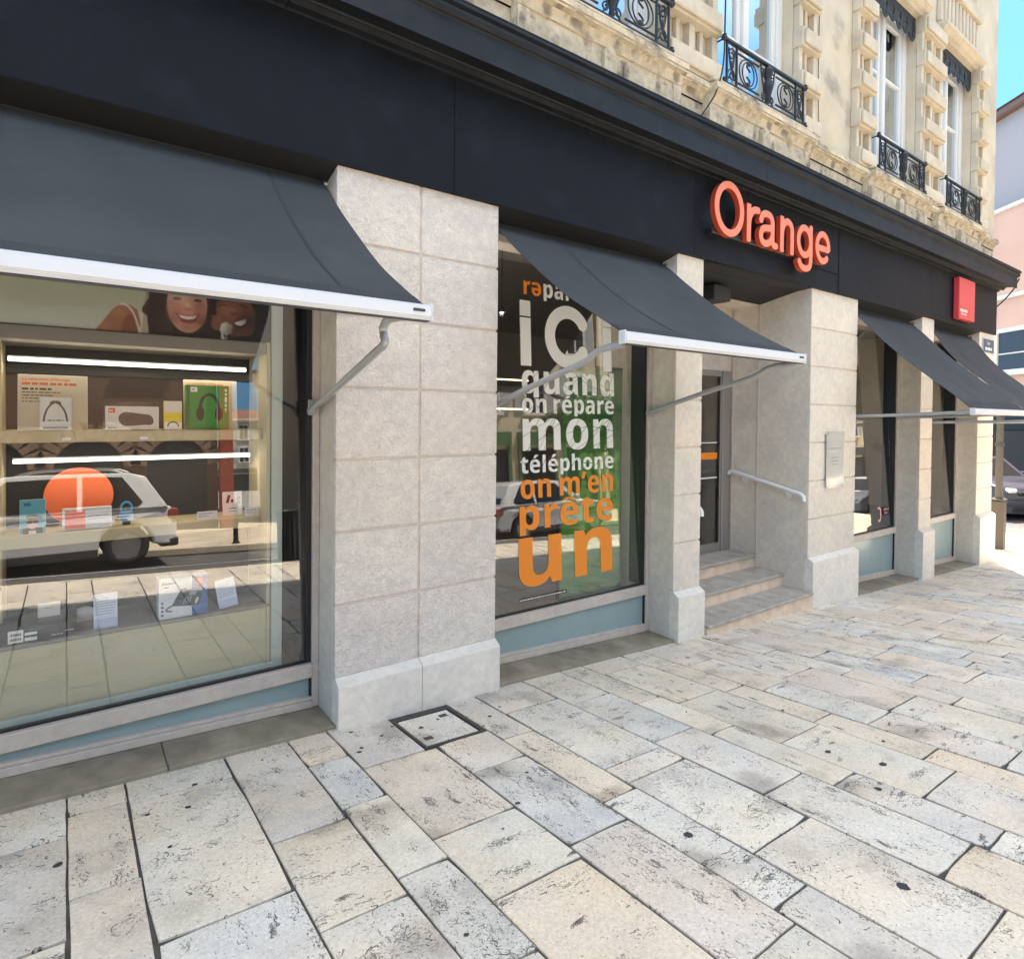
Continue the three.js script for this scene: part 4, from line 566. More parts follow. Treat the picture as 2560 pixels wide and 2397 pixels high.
// ------------------------------------------------------------------ the lit display behind the first window
{
  const beige = std({ map: tex(256, (u, v) => { const a = fb(N1, u, v, 4, 4) - 0.5; return [190 + a * 10, 184 + a * 10, 152 + a * 10]; }, 1.5), roughness: 0.6 }), cream = std({ color: lin(0.5, 0.44, 0.28), roughness: 0.65 }), greyBoard = std({ color: lin(0.25, 0.22, 0.19), roughness: 0.6 });
  const unit = thing('display_unit', 'beige window display unit with lit shelves behind the left shop window', 'display unit');
  const X0 = -1.95, X1 = 1.04, F = -0.45, Bk = -0.92;
  part('base_box', box(X0, X1, 0.15, 0.62, Bk, F, 0.003), beige, unit);
  part('base_top', box(X0, X1 + 0.02, 0.621, 0.64, Bk, F + 0.008, 0.003), greyBoard, unit);
  for (const [y0, y1, z] of [[1.12, 1.19, -0.6], [1.70, 1.765, -0.55], [2.25, 2.325, F]]) part('shelf', box(X0, X1, y0, y1, Bk, z, 0.004), y0 > 2 ? greyBoard : cream, unit);
  part('side_panel', box(X1 + 0.001, X1 + 0.025, 0.15, 2.33, Bk, F, 0.003), cream, unit);
  part('side_panel', box(-0.305, -0.282, 0.64, 2.25, Bk, -0.62, 0.003), cream, unit);
  part('opening_shade_panel', join([box(X0, X1, 1.766, 2.249, Bk - 0.02, Bk), box(X0, X1, 1.191, 1.699, Bk - 0.02, Bk), box(X0, X1, 0.641, 1.119, Bk - 0.02, Bk)]), std({ color: lin(0.02, 0.017, 0.015), roughness: 0.7 }), unit);  // near-black sheets stand in for the dark of the open shelf backs
  part('front_post', box(1.072, 1.142, 0.14, 2.62, -0.475, -0.455, 0.003), std({ color: lin(0.5, 0.58, 0.52), roughness: 0.3 }), unit);
  part('lower_strip', box(-2.0, 1.07, 0.14, 0.275, -0.41, -0.4, 0.002), std({ color: lin(0.42, 0.52, 0.48), roughness: 0.5 }), unit);
  part('added_shade_panel', box(1.258, 1.329, 0.15, 3.29, -1.0, -0.43), M.black, unit);  // black sheet added to darken the interior strip beside the post
  // light strips under the shelves
  const led = (y, z, x0, x1, label, k = 1) => {
    const t = thing('light_strip', label, 'light strip');
    part('diffuser', box(x0, x1, y - 0.012, y + 0.012, z - 0.012, z + 0.012, 0.004), std({ color: 0x000000, emissive: new THREE.Color(1, 0.9, 0.74), emissiveIntensity: 1.3 * k }), t);
    part('holder', box(x0, x1, y + 0.0125, y + 0.02, z - 0.014, z + 0.014), M.steel, t);
    const l = new THREE.RectAreaLight(new THREE.Color(1, 0.84, 0.6), 6 * k, x1 - x0, 0.024); l.position.set((x0 + x1) / 2, y - 0.0135, z); l.rotation.x = -Math.PI / 2; t.add(l);
    const l2 = new THREE.RectAreaLight(new THREE.Color(1, 0.84, 0.6), 3.4 * k, x1 - x0, 0.024); l2.position.set((x0 + x1) / 2, y, z + 0.0135); l2.rotation.y = Math.PI; t.add(l2);
  };
  led(2.16, -0.7, -0.26, 0.97, 'warm white light strip under the top board of the window display');
  led(1.592, -0.7, -0.24, 0.995, 'warm white light strip under the middle shelf of the window display');
  led(2.16, -0.7, -1.9, -0.33, 'warm white light strip hidden at the left under the top board');
  const flat = (x0, x1, y0, y1, z) => new THREE.PlaneGeometry(x1 - x0, y1 - y0).translate((x0 + x1) / 2, (y0 + y1) / 2, z);
  const pr = (w, h, draw, o = {}) => std({ map: canvasTex(w, h, draw), roughness: 0.55, ...o });
  // large photo print above the shelves
  const poster = thing('photo_poster', 'wide photo print of two laughing people sharing a phone call', 'poster');
  part('board', box(-1.9, 1.062, 2.3262, 3.1, -0.49, -0.476), M.black, poster);
  part('print', flat(-0.9, 1.06, 2.33, 3.09, -0.475), pr(2048, 794, (out, W2, H2) => {
    const tmp = document.createElement('canvas'); tmp.width = W2; tmp.height = H2; const g = tmp.getContext('2d');
    // x: metres from -0.9, y: metres up from 2.33
    const S = W2 / 1.96, X = (px) => (0.6275 + (px * 1.105 - 163) * 0.000852) * S, Y = (m) => H2 - m * 0.000875 * S; // px, m in zoom units along and above the lower edge
    const bg = g.createLinearGradient(0, 0, 0, H2); bg.addColorStop(0, '#b4baa0'); bg.addColorStop(0.75, '#b0b69c'); bg.addColorStop(1, '#c4ccc2'); g.fillStyle = bg; g.fillRect(0, 0, W2, H2);
    const blob = (x, y, rx, ry, c, rot = 0) => { g.fillStyle = c; g.beginPath(); g.ellipse(X(x), Y(y), rx * 0.000852 * S, ry * 0.000852 * S, rot, 0, 7); g.fill(); };
    const poly = (pts, c) => { g.fillStyle = c; g.beginPath(); pts.forEach(([x, y], i) => i ? g.lineTo(X(x), Y(y)) : g.moveTo(X(x), Y(y))); g.fill(); };
    const curve = (pts, w, c) => { g.strokeStyle = c; g.lineWidth = w * 0.000852 * S; g.lineCap = 'round'; g.beginPath(); g.moveTo(X(pts[0][0]), Y(pts[0][1])); g.quadraticCurveTo(X(pts[1][0]), Y(pts[1][1]), X(pts[2][0]), Y(pts[2][1])); g.stroke(); };
    for (let i = 0; i < 26; i++) blob(0 + i * 2, 130 - i * 3, 70 - i * 2, 90 - i * 2, 'rgba(70,72,92,0.05)');
    for (let i = 0; i < 16; i++) blob(200 + i * 20, 170, 240, 60 - i * 2, 'rgba(168,176,146,0.05)');
    // left person: dark long hair, bare arm, white top
    poly([[840, 600], [845, 330], [850, 240], [815, 170], [812, 0], [1190, 0], [1200, 600]], '#2c1f1c');
    poly([[570, -10], [620, 70], [660, 140], [700, 178], [750, 180], [790, 150], [805, 60], [800, -10]], '#9c6a50'); poly([[700, -10], [720, 90], [770, 140], [800, 90], [800, -10]], '#875740');
    curve([[700, 178], [770, 200], [802, -10]], 13, '#d9d2c2'); poly([[802, 150], [840, 120], [850, -10], [808, -10]], '#cfc8ba');
    for (let i = 0; i < 34; i++) curve([[850 + i * 3.2, 420], [830 + i * 4, 250], [810 + i * 5.2, -10]], 3, i % 3 ? 'rgba(94,66,54,0.6)' : 'rgba(140,104,84,0.45)');
    blob(1062, 215, 128, 195, '#c79a84'); blob(1062, 120, 96, 92, '#c79580'); blob(985, 170, 52, 80, 'rgba(168,110,92,0.35)'); blob(1140, 165, 48, 80, 'rgba(150,96,84,0.4)'); blob(1020, 185, 34, 26, 'rgba(214,120,108,0.3)'); blob(1122, 175, 30, 26, 'rgba(214,120,108,0.3)');
    poly([[998, 152], [1060, 140], [1130, 158], [1112, 112], [1066, 88], [1024, 108]], '#8d3d3c'); poly([[1008, 148], [1060, 138], [1122, 152], [1100, 124], [1062, 116], [1026, 124]], '#eee6dc'); curve([[992, 155], [1060, 132], [1134, 160]], 5, '#8a4340'); curve([[1020, 106], [1064, 78], [1114, 108]], 6, '#a85650');
    blob(1064, 196, 22, 15, '#b98570'); curve([[1046, 188], [1064, 180], [1084, 190]], 4, '#8d5a4a'); for (const ex of [1005, 1122]) { blob(ex, 254, 26, 9, '#3a2620'); curve([[ex - 34, 290], [ex, 306], [ex + 34, 288]], 8, '#4a3026'); }
    poly([[1172, 600], [1184, 300], [1170, 120], [1120, 0], [1260, 0], [1240, 600]], '#241a19');
    // right person: dark hair, head tilted, white receiver
    poly([[1195, 600], [1210, 200], [1290, -10], [1640, -10], [1660, 600]], '#15131a'); poly([[1480, -10], [1500, 120], [1560, 160], [1640, 120], [1640, -10]], '#22202c');
    blob(1350, 190, 132, 165, '#6b4334', -0.35); blob(1330, 150, 100, 130, '#7a4c3a', -0.35); blob(1405, 110, 72, 80, '#5e392d', -0.3); blob(1290, 210, 36, 40, 'rgba(160,104,80,0.35)');
    poly([[1330, 128], [1378, 150], [1424, 172], [1420, 120], [1390, 82], [1352, 92]], '#3e1a1a'); poly([[1338, 124], [1380, 144], [1418, 162], [1412, 128], [1384, 106], [1356, 108]], '#efe8e0');
    blob(1338, 196, 26, 17, '#5b372b', -0.4); curve([[1315, 192], [1336, 176], [1362, 190]], 5, '#33201a'); curve([[1250, 236], [1275, 252], [1302, 236]], 6, '#231614'); curve([[1378, 254], [1404, 258], [1426, 240]], 6, '#231614'); curve([[1240, 270], [1272, 296], [1310, 276]], 8, '#231614');
    blob(1243, 118, 46, 62, '#7d5140', 0.3); for (let i = 0; i < 4; i++) blob(1222 + i * 16, 150 - i * 22, 27, 12, i % 2 ? '#8a5a47' : '#744a3a', 0.5);
    poly([[1250, 60], [1262, 112], [1292, 124], [1328, 104], [1326, 50], [1296, 30], [1262, 38]], '#bdbcb4'); poly([[1256, 62], [1266, 104], [1290, 114], [1300, 60]], '#d4d3cc'); curve([[1292, 34], [1288, 10], [1300, -10]], 7, '#c5c4be');
    // soft modelling of the faces in the print
    const soft = (x, y, r, c) => { const q = g.createRadialGradient(X(x), Y(y), 0, X(x), Y(y), r * 0.000852 * S); q.addColorStop(0, c); q.addColorStop(1, c.replace(/[\d.]+\)$/, '0)')); g.fillStyle = q; g.beginPath(); g.arc(X(x), Y(y), r * 0.000852 * S, 0, 7); g.fill(); };
    soft(1020, 250, 90, 'rgba(240,205,185,0.35)'); soft(1130, 240, 80, 'rgba(120,70,58,0.4)'); soft(1150, 110, 90, 'rgba(90,48,42,0.55)'); soft(980, 110, 60, 'rgba(120,66,54,0.4)'); soft(1064, 214, 26, 'rgba(250,225,205,0.5)'); soft(1062, 66, 60, 'rgba(110,60,50,0.35)');
    soft(1300, 220, 70, 'rgba(176,120,92,0.35)'); soft(1440, 150, 110, 'rgba(30,16,14,0.55)'); soft(1340, 210, 26, 'rgba(190,136,110,0.45)'); soft(1330, 60, 80, 'rgba(36,20,16,0.5)'); soft(690, 130, 60, 'rgba(214,160,130,0.35)'); soft(620, 30, 60, 'rgba(200,150,124,0.3)');
    out.fillStyle = '#b0b69c'; out.fillRect(0, 0, W2, H2); out.filter = 'blur(5px)'; out.drawImage(tmp, 0, 0); out.filter = 'none'; out.globalAlpha = 0.4; out.drawImage(tmp, 0, 0); out.globalAlpha = 1;
  }), poster);
  part('print_margin', flat(-1.89, -0.901, 2.33, 3.09, -0.475), std({ color: lin(0.3, 0.33, 0.24), roughness: 0.6 }), poster);
  // printed cards and boxes
  const card = (name, label, x0, x1, y0, y1, z, w, h, draw, tilt = 0, group) => { const t = thing(name, label, 'card', [(x0 + x1) / 2, y0, z], 0, group); t.rotation.x = -0.12; t.rotation.z = tilt; part('sheet', box(-(x1 - x0) / 2, (x1 - x0) / 2, 0, y1 - y0, -0.004, 0, 0.0008), M.paper, t); part('print', new THREE.PlaneGeometry((x1 - x0) * 0.985, (y1 - y0) * 0.985).translate(0, (y1 - y0) / 2, 0.0008), pr(w, h, draw), t); return t; };
  const lines = (g, w, h, n, c, seed) => { g.fillStyle = c; for (let i = 0; i < n; i++) scribble(g, w * 0.08, h * (0.12 + i * 0.075), w * (0.5 + ((i * 37 + seed) % 40) / 100), h * 0.026, seed + i); };
  const selection = (g, w, h) => { g.fillStyle = '#cfc8b4'; g.fillRect(0, 0, w, h); g.fillStyle = '#d6622c'; g.font = 'bold 22px sans-serif'; g.fillText("La sélection d'Orange", 16, 32); scribble(g, 16, 44, 260, 15, 3); g.fillStyle = '#3a3733'; scribble(g, 16, 76, 140, 12, 5); g.fillStyle = '#6d695f'; scribble(g, 16, 98, 180, 8, 6); scribble(g, 16, 116, 150, 8, 7); scribble(g, 16, 134, 170, 8, 8); scribble(g, 16, 152, 120, 8, 9); };
  card('information_card', 'large cream information card with orange heading behind the white headphone box', -0.217, 0.1, 1.768, 2.08, -0.66, 330, 320, selection);
  card('information_card', 'large cream information card with orange heading behind the green box', 0.60, 0.915, 1.768, 2.085, -0.68, 330, 320, selection);
  const pbox = (name, label, x0, x1, y0, y1, z, d, base, w, h, draw, turn = 0) => { const t = thing(name, label, 'box', [(x0 + x1) / 2, y0, z], turn); part('carton', box(-(x1 - x0) / 2, (x1 - x0) / 2, 0, y1 - y0, -d, 0, 0.002), std({ color: base, roughness: 0.5 }), t); part('front_print', new THREE.PlaneGeometry((x1 - x0) * 0.99, (y1 - y0) * 0.99).translate(0, (y1 - y0) / 2, 0.001), pr(w, h, draw), t); return t; };
  pbox('headphone_box', 'white box showing slim neckband headphones on the upper shelf', -0.119, 0.022, 1.768, 1.95, -0.575, 0.05, lin(0.7, 0.71, 0.7), 200, 256, (g, w, h) => { g.fillStyle = '#d7dad8'; g.fillRect(0, 0, w, h); g.strokeStyle = '#30353b'; g.lineWidth = 13; g.beginPath(); g.moveTo(26, 190); g.quadraticCurveTo(30, 90, 88, 40); g.moveTo(174, 190); g.quadraticCurveTo(170, 90, 112, 40); g.stroke(); g.fillStyle = '#24282c'; g.beginPath(); g.ellipse(84, 40, 22, 13, -0.4, 0, 7); g.ellipse(116, 40, 22, 13, 0.4, 0, 7); g.fill(); g.fillStyle = '#4a5a66'; scribble(g, 50, 176, 100, 10, 2); g.fillRect(20, 232, 160, 16); });
  pbox('speaker_box', 'white box with a red logo and a dark portable speaker picture', 0.184, 0.45, 1.768, 1.906, -0.575, 0.1, lin(0.72, 0.72, 0.7), 400, 210, (g, w, h) => { g.fillStyle = '#dedad2'; g.fillRect(0, 0, w, h); g.fillStyle = '#d8301c'; g.fillRect(16, 16, 50, 42); g.fillStyle = '#fff'; g.font = 'bold 20px sans-serif'; g.fillText('JBL', 22, 44); g.fillStyle = '#3f322d'; g.beginPath(); g.moveTo(90, 110); g.quadraticCurveTo(96, 52, 150, 50); g.lineTo(300, 70); g.quadraticCurveTo(362, 80, 360, 140); g.quadraticCurveTo(352, 178, 300, 166); g.lineTo(150, 178); g.quadraticCurveTo(96, 168, 90, 110); g.fill(); g.strokeStyle = 'rgba(120,96,84,0.6)'; g.lineWidth = 3; for (let i = 0; i < 20; i++) { g.beginPath(); g.moveTo(112 + i * 12, 70); g.lineTo(112 + i * 12, 166); g.stroke(); } g.fillStyle = '#555'; scribble(g, 16, 190, 60, 8, 4); });
  pbox('green_headset_box', 'tall green box with a black over-ear headset picture', 0.60, 0.845, 1.768, 2.045, -0.6, 0.07, lin(0.06, 0.28, 0.06), 280, 310, (g, w, h) => { g.fillStyle = '#2f8d2f'; g.fillRect(0, 0, w, h); g.fillStyle = '#1f6a25'; g.fillRect(0, 0, 22, h); g.fillStyle = '#eef4ea'; g.fillRect(26, 12, 44, 34); g.fillStyle = '#2c3a2c'; g.font = 'bold 16px sans-serif'; g.fillText('JBL', 33, 34); g.strokeStyle = '#16241a'; g.lineWidth = 20; g.beginPath(); g.ellipse(150, 170, 62, 108, 0, Math.PI * 0.95, Math.PI * 2.05); g.stroke(); g.fillStyle = '#141c16'; g.beginPath(); g.ellipse(90, 200, 26, 50, 0, 0, 7); g.ellipse(212, 200, 26, 50, 0, 0, 7); g.fill(); g.save(); g.translate(258, 20); g.rotate(Math.PI / 2); g.fillStyle = '#d9efd4'; scribble(g, 0, -10, 170, 15, 9); g.restore(); });
  pbox('yellow_case_box', 'small white and yellow box on the upper shelf', 0.478, 0.573, 1.768, 1.942, -0.575, 0.04, lin(0.7, 0.6, 0.1), 110, 200, (g, w, h) => { g.fillStyle = '#e2ddcc'; g.fillRect(0, 0, w, 80); g.fillStyle = '#e8d022'; g.fillRect(0, 80, w, 70); g.fillStyle = '#d9c21c'; g.fillRect(0, 108, w, 8); g.fillStyle = '#e6e2d6'; g.fillRect(0, 150, w, 50); g.strokeStyle = '#2a2826'; g.lineWidth = 8; g.beginPath(); g.arc(55, 180, 34, Math.PI, 0); g.stroke(); });
  for (const [x0, x1, i] of [[-0.21, 0.03, 0], [0.17, 0.44, 1]]) { const t = thing('acrylic_riser', ['clear acrylic stand holding the white headphone box', 'clear acrylic stand holding the red logo speaker box'][i], 'stand'); part('front_wall', box(x0, x1, 1.767, 1.935, -0.562, -0.559), M.acrylic, t); part('end_wall', box(x0, x0 + 0.003, 1.767, 1.935, -0.65, -0.5625), M.acrylic, t); part('end_wall', box(x1 - 0.003, x1, 1.767, 1.935, -0.65, -0.5625), M.acrylic, t); }
  for (const [x, i] of [[0.0, 0], [0.37, 1]]) solo('shelf_label', box(x - 0.02, x + 0.02, 1.71, 1.728, -0.549, -0.546, 0.001), M.paper, ['white price tag on the shelf edge under the headphone box', 'white price tag on the shelf edge under the speaker box'][i], 'price tag', 'price tags on the shelf edge');
  // middle shelf
  const disc = thing('orange_disc', 'round orange display disc standing on the middle shelf', 'display');
  part('plate', clean(new THREE.CylinderGeometry(0.172, 0.172, 0.012, 48).rotateX(Math.PI / 2).translate(0.062, 1.365, -0.84)), std({ color: lin(0.78, 0.16, 0.05), roughness: 0.4 }), disc);
  card('portrait_card', 'blue card with a portrait in a cap and sunglasses', -0.207, -0.093, 1.195, 1.385, -0.61, 180, 290, (g, w, h) => { g.fillStyle = '#5aa3b4'; g.fillRect(0, 0, w, h); g.fillStyle = '#2c6a7c'; g.fillRect(26, 24, 50, 30); g.fillStyle = '#3d3d44'; g.fillRect(20, 236, 140, 60); g.fillStyle = '#d3a18e'; g.beginPath(); g.ellipse(88, 200, 36, 50, 0, 0, 7); g.fill(); g.fillStyle = '#4b3a38'; g.beginPath(); g.ellipse(88, 148, 50, 26, 0, 0, 7); g.ellipse(138, 152, 22, 14, 0.3, 0, 7); g.fill(); g.fillStyle = '#17181c'; g.beginPath(); g.ellipse(68, 190, 23, 15, 0, 0, 7); g.ellipse(108, 190, 23, 15, 0, 0, 7); g.fill(); g.fillStyle = '#e8d9d2'; g.fillRect(62, 262, 50, 30); }, 0);
  pbox('orange_panel_box', 'flat white box with an orange square on the middle shelf', -0.02, 0.215, 1.195, 1.315, -0.64, 0.05, lin(0.6, 0.6, 0.6), 320, 170, (g, w, h) => { g.fillStyle = '#c9cbd0'; g.fillRect(0, 0, w, h); g.fillStyle = '#e45422'; g.fillRect(16, 14, 130, 150); g.strokeStyle = '#eceae6'; g.lineWidth = 5; g.strokeRect(3, 3, w - 6, h - 6); g.fillStyle = '#888d94'; scribble(g, 165, 60, 130, 9, 2); scribble(g, 165, 90, 110, 7, 3); });
  const spk = thing('clip_speaker', 'small round blue clip speaker on the middle shelf', 'speaker');
  part('body', clean(new THREE.CylinderGeometry(0.036, 0.036, 0.03, 24).rotateX(Math.PI / 2).translate(0.292, 1.245, -0.7)), std({ color: lin(0.03, 0.2, 0.45), roughness: 0.5 }), spk); part('carry_loop', clean(new THREE.TorusGeometry(0.028, 0.006, 8, 20).scale(1, 1.3, 1).translate(0.292, 1.29, -0.7)), std({ color: lin(0.05, 0.3, 0.55), roughness: 0.5 }), spk);
  part('foot', box(0.272, 0.312, 1.1905, 1.214, -0.715, -0.685, 0.002), M.darkGrey, spk);
  card('product_card', 'white card with small gadget pictures at the right of the middle shelf', 0.811, 0.928, 1.21, 1.362, -0.6, 180, 230, (g, w, h) => { g.fillStyle = '#dddbd2'; g.fillRect(0, 0, w, h); g.fillStyle = '#26262a'; g.save(); g.translate(52, 70); g.rotate(0.25); g.fillRect(-14, -40, 26, 80); g.restore(); g.beginPath(); g.ellipse(88, 90, 13, 18, 0, 0, 7); g.fill(); g.strokeStyle = '#555'; g.lineWidth = 4; for (const y of [66, 108]) { g.beginPath(); g.arc(148, y, 13, 0, 7); g.stroke(); } g.fillRect(58, 160, 64, 7); g.fillStyle = '#8a8a84'; scribble(g, 50, 190, 80, 7, 3); });
  card('price_card', 'small white price card left of the gadget card', 0.663, 0.78, 1.195, 1.248, -0.6, 160, 72, (g, w, h) => { g.fillStyle = '#ded6d6'; g.fillRect(0, 0, w, h); g.fillStyle = '#8c8690'; scribble(g, 10, 16, 110, 8, 2); scribble(g, 10, 38, 80, 7, 3); });
  card('price_card', 'small white price card right of the gadget card', 0.945, 1.03, 1.195, 1.25, -0.6, 130, 80, (g, w, h) => { g.fillStyle = '#d8d2d2'; g.fillRect(0, 0, w, h); g.fillStyle = '#8c8690'; scribble(g, 10, 16, 90, 9, 4); scribble(g, 10, 42, 60, 8, 5); });
  // on top of the base box
  const prt = thing('flat_black_box', 'flat black cardboard box with white stickers on the lowest ledge', 'box');
  part('carton', box(-0.4, 0.046, 0.6405, 0.722, -0.74, -0.47, 0.003), std({ color: lin(0.02, 0.021, 0.024), roughness: 0.45 }), prt);
  part('side_print', flat(-0.39, 0.043, 0.643, 0.72, -0.4692), pr(512, 92, (g, w, h) => { g.fillStyle = '#17181b'; g.fillRect(0, 0, w, h); g.fillStyle = '#dfe0dc'; g.fillRect(166, 8, 76, 78); g.fillRect(248, 30, 62, 18); g.fillRect(248, 62, 62, 22); g.fillStyle = '#2a2a2a'; for (let i = 0; i < 16; i++) g.fillRect(176 + i * 3.6, 26, (i % 3) + 1, 18); for (let i = 0; i < 16; i++) g.fillRect(176 + i * 3.6, 56, ((i * 7) % 3) + 1, 16); g.fillStyle = '#8f9298'; scribble(g, 380, 66, 60, 9, 2); scribble(g, 452, 50, 50, 9, 3); g.fillStyle = '#5a5d63'; scribble(g, 270, 12, 70, 8, 4); }), prt);
  const rtr = thing('white_router', 'small white rounded device behind the flat black box', 'device');
  part('case', clean(new THREE.SphereGeometry(0.055, 20, 12).scale(1.1, 0.75, 0.6).translate(0.085, 0.682, -0.72)), M.white, rtr); part('foot', box(0.05, 0.12, 0.6405, 0.66, -0.74, -0.7, 0.003), M.white, rtr);
  card('white_card', 'blank looking white card standing behind the flat black box', -0.13, -0.03, 0.7225, 0.8, -0.62, 130, 100, (g, w, h) => { g.fillStyle = '#d5d3cc'; g.fillRect(0, 0, w, h); g.fillStyle = '#a8a69e'; scribble(g, 40, 34, 50, 6, 2); });
  const sheetDraw = (seed) => (g, w, h) => { g.fillStyle = '#cfd8ea'; g.fillRect(0, 0, w, h); lines(g, w, h, 7, '#8d99b4', seed); g.fillStyle = '#b7c6e2'; g.fillRect(0, h * 0.72, w, h * 0.28); };
  card('notice_sheet', 'upright pale blue notice sheet left of the telephone box', 0.122, 0.236, 0.641, 0.835, -0.5, 150, 240, sheetDraw(3), 0.0);
  card('notice_sheet', 'tilted pale blue notice sheet right of the telephone box', 0.772, 0.885, 0.645, 0.825, -0.5, 150, 240, sheetDraw(8), 0.14);
  pbox('telephone_box', 'white and blue carton with a picture of a dark desk telephone', 0.437, 0.699, 0.6405, 0.885, -0.47, 0.1, lin(0.5, 0.52, 0.55), 420, 390, (g, w, h) => { g.fillStyle = '#d3d8dc'; g.fillRect(0, 0, w, h); g.fillStyle = '#33609f'; g.fillRect(284, 0, w, h); g.fillStyle = '#e0745a'; g.beginPath(); g.moveTo(318, 30); g.lineTo(382, 24); g.lineTo(380, 84); g.quadraticCurveTo(350, 112, 322, 88); g.fill(); g.fillStyle = '#2e3136'; g.font = 'bold 36px sans-serif'; g.fillText('Alcatel', 24, 64); g.font = '20px sans-serif'; g.fillText('T', 26, 94); scribble(g, 46, 82, 40, 11, 3); g.fillStyle = '#2a2d31'; g.beginPath(); g.moveTo(200, 130); g.lineTo(394, 140); g.lineTo(344, 300); g.lineTo(120, 276); g.fill(); g.fillStyle = '#3a3e44'; g.beginPath(); g.moveTo(190, 120); g.lineTo(240, 118); g.lineTo(170, 270); g.lineTo(112, 262); g.fill(); g.fillStyle = '#8d98a8'; g.beginPath(); g.moveTo(268, 156); g.lineTo(330, 158); g.lineTo(318, 196); g.lineTo(254, 190); g.fill(); g.fillStyle = '#9aa3ad'; for (let i = 0; i < 4; i++) for (let j = 0; j < 3; j++) g.fillRect(222 + j * 24 - i * 6, 204 + i * 17, 15, 10); g.fillStyle = '#c9ced4'; g.beginPath(); g.ellipse(326, 250, 13, 34, 0.35, 0, 7); g.fill(); g.strokeStyle = '#1f2226'; g.lineWidth = 14; g.beginPath(); g.moveTo(130, 262); g.quadraticCurveTo(30, 300, 78, 320); g.lineTo(112, 322); g.stroke(); g.fillStyle = '#3c5a8c'; for (let i = 0; i < 4; i++) { g.beginPath(); g.arc(30, 236 + i * 38, 13, 0, 7); g.fill(); } });
}
// ------------------------------------------------------------------ lamps and a green poster board given an added glow, deeper in the shop
{
  const spots = [[2.78, 2.92, -0.9], [3.42, 2.88, -1.2], [3.55, 2.3, -1.6], [2.82, 1.78, -1.0], [4.3, 3.0, -3.2]];
  spots.forEach(([x, y, z], i) => { const t = thing('spot_lamp', ['small bright spotlight at the upper left of the lettered window', 'small spotlight glowing behind the top words of the window', 'small glowing spot just above the word quand in the window', 'small bright lamp low behind the awning arm of the lettered window', 'faint ceiling spotlight deep inside the shop'][i], 'lamp', [x, y, z]);
    part('bulb', clean(new THREE.SphereGeometry(0.014, 14, 10)), std({ color: 0x000000, emissive: new THREE.Color(1, 0.93, 0.78), emissiveIntensity: 6 }), t); part('shade', lathe([[0.018, 0.014], [0.03, -0.004], [0.034, 0.02], [0.022, 0.05], [0.004, 0.055]], 0, 0, 0, 14), M.darkGrey, t); part('stem', cyl([0, 0.05, 0], [0, 3.51 - y, 0], 0.004, 0.004, 6), M.darkGrey, t);
    const l = new THREE.PointLight(new THREE.Color(1, 0.9, 0.72), 0.12, 0, 2); l.position.set(0, -0.02, 0); t.add(l); });
  const shelf = (y, z, x0, x1, label) => { const t = thing('light_strip', label, 'light strip'); part('diffuser', box(x0, x1, y - 0.008, y + 0.008, z - 0.008, z + 0.008, 0.003), std({ color: 0x000000, emissive: new THREE.Color(1, 0.82, 0.5), emissiveIntensity: 0.9 }), t); const l = new THREE.RectAreaLight(new THREE.Color(1, 0.82, 0.5), 1.5, x1 - x0, 0.016); l.position.set((x0 + x1) / 2, y, z + 0.009); l.rotation.y = Math.PI; t.add(l); };
  shelf(2.28, -1.9, 3.3, 4.3, 'thin warm light strip seen through the lettered window, upper of two'); shelf(1.95, -1.9, 3.3, 4.3, 'thin warm light strip seen through the lettered window, lower of two');
  const greenBoard = thing('glowing_poster_board', 'tall green poster board given an added glow behind the lettered window', 'screen');
  part('board_backing', box(3.68, 4.5, 0.16, 2.36, -0.66, -0.61, 0.006), M.darkGrey, greenBoard);
  const st = canvasTex(128, 384, (g, w, h) => { const q = g.createLinearGradient(0, 0, w, h); q.addColorStop(0, '#4a5a38'); q.addColorStop(0.45, '#3f6a34'); q.addColorStop(0.7, '#5c8a3a'); q.addColorStop(1, '#4f6e4a'); g.fillStyle = q; g.fillRect(0, 0, w, h); g.fillStyle = '#2f5a2c'; g.fillRect(60, 60, 68, 60); g.fillRect(0, 150, 70, 60); g.fillStyle = '#6ea044'; for (let i = 0; i < 90; i++) { g.beginPath(); g.arc(80 + Math.sin(i * 7.1) * 40, 210 + Math.cos(i * 3.7) * 60, 6, 0, 7); g.fill(); } });
  part('picture', new THREE.PlaneGeometry(0.78, 2.14).translate(4.09, 1.26, -0.609), std({ color: 0x000000, emissive: 0xffffff, emissiveMap: st, emissiveIntensity: 0.15 }), greenBoard);  // glow put into the poster board so it shows in the dark interior
  const l = new THREE.RectAreaLight(new THREE.Color(0.3, 0.5, 0.22), 0.12, 0.78, 2.1); l.position.set(4.09, 1.26, -0.605); l.rotation.y = Math.PI; greenBoard.add(l);  // area light added to go with the glow of the board
}

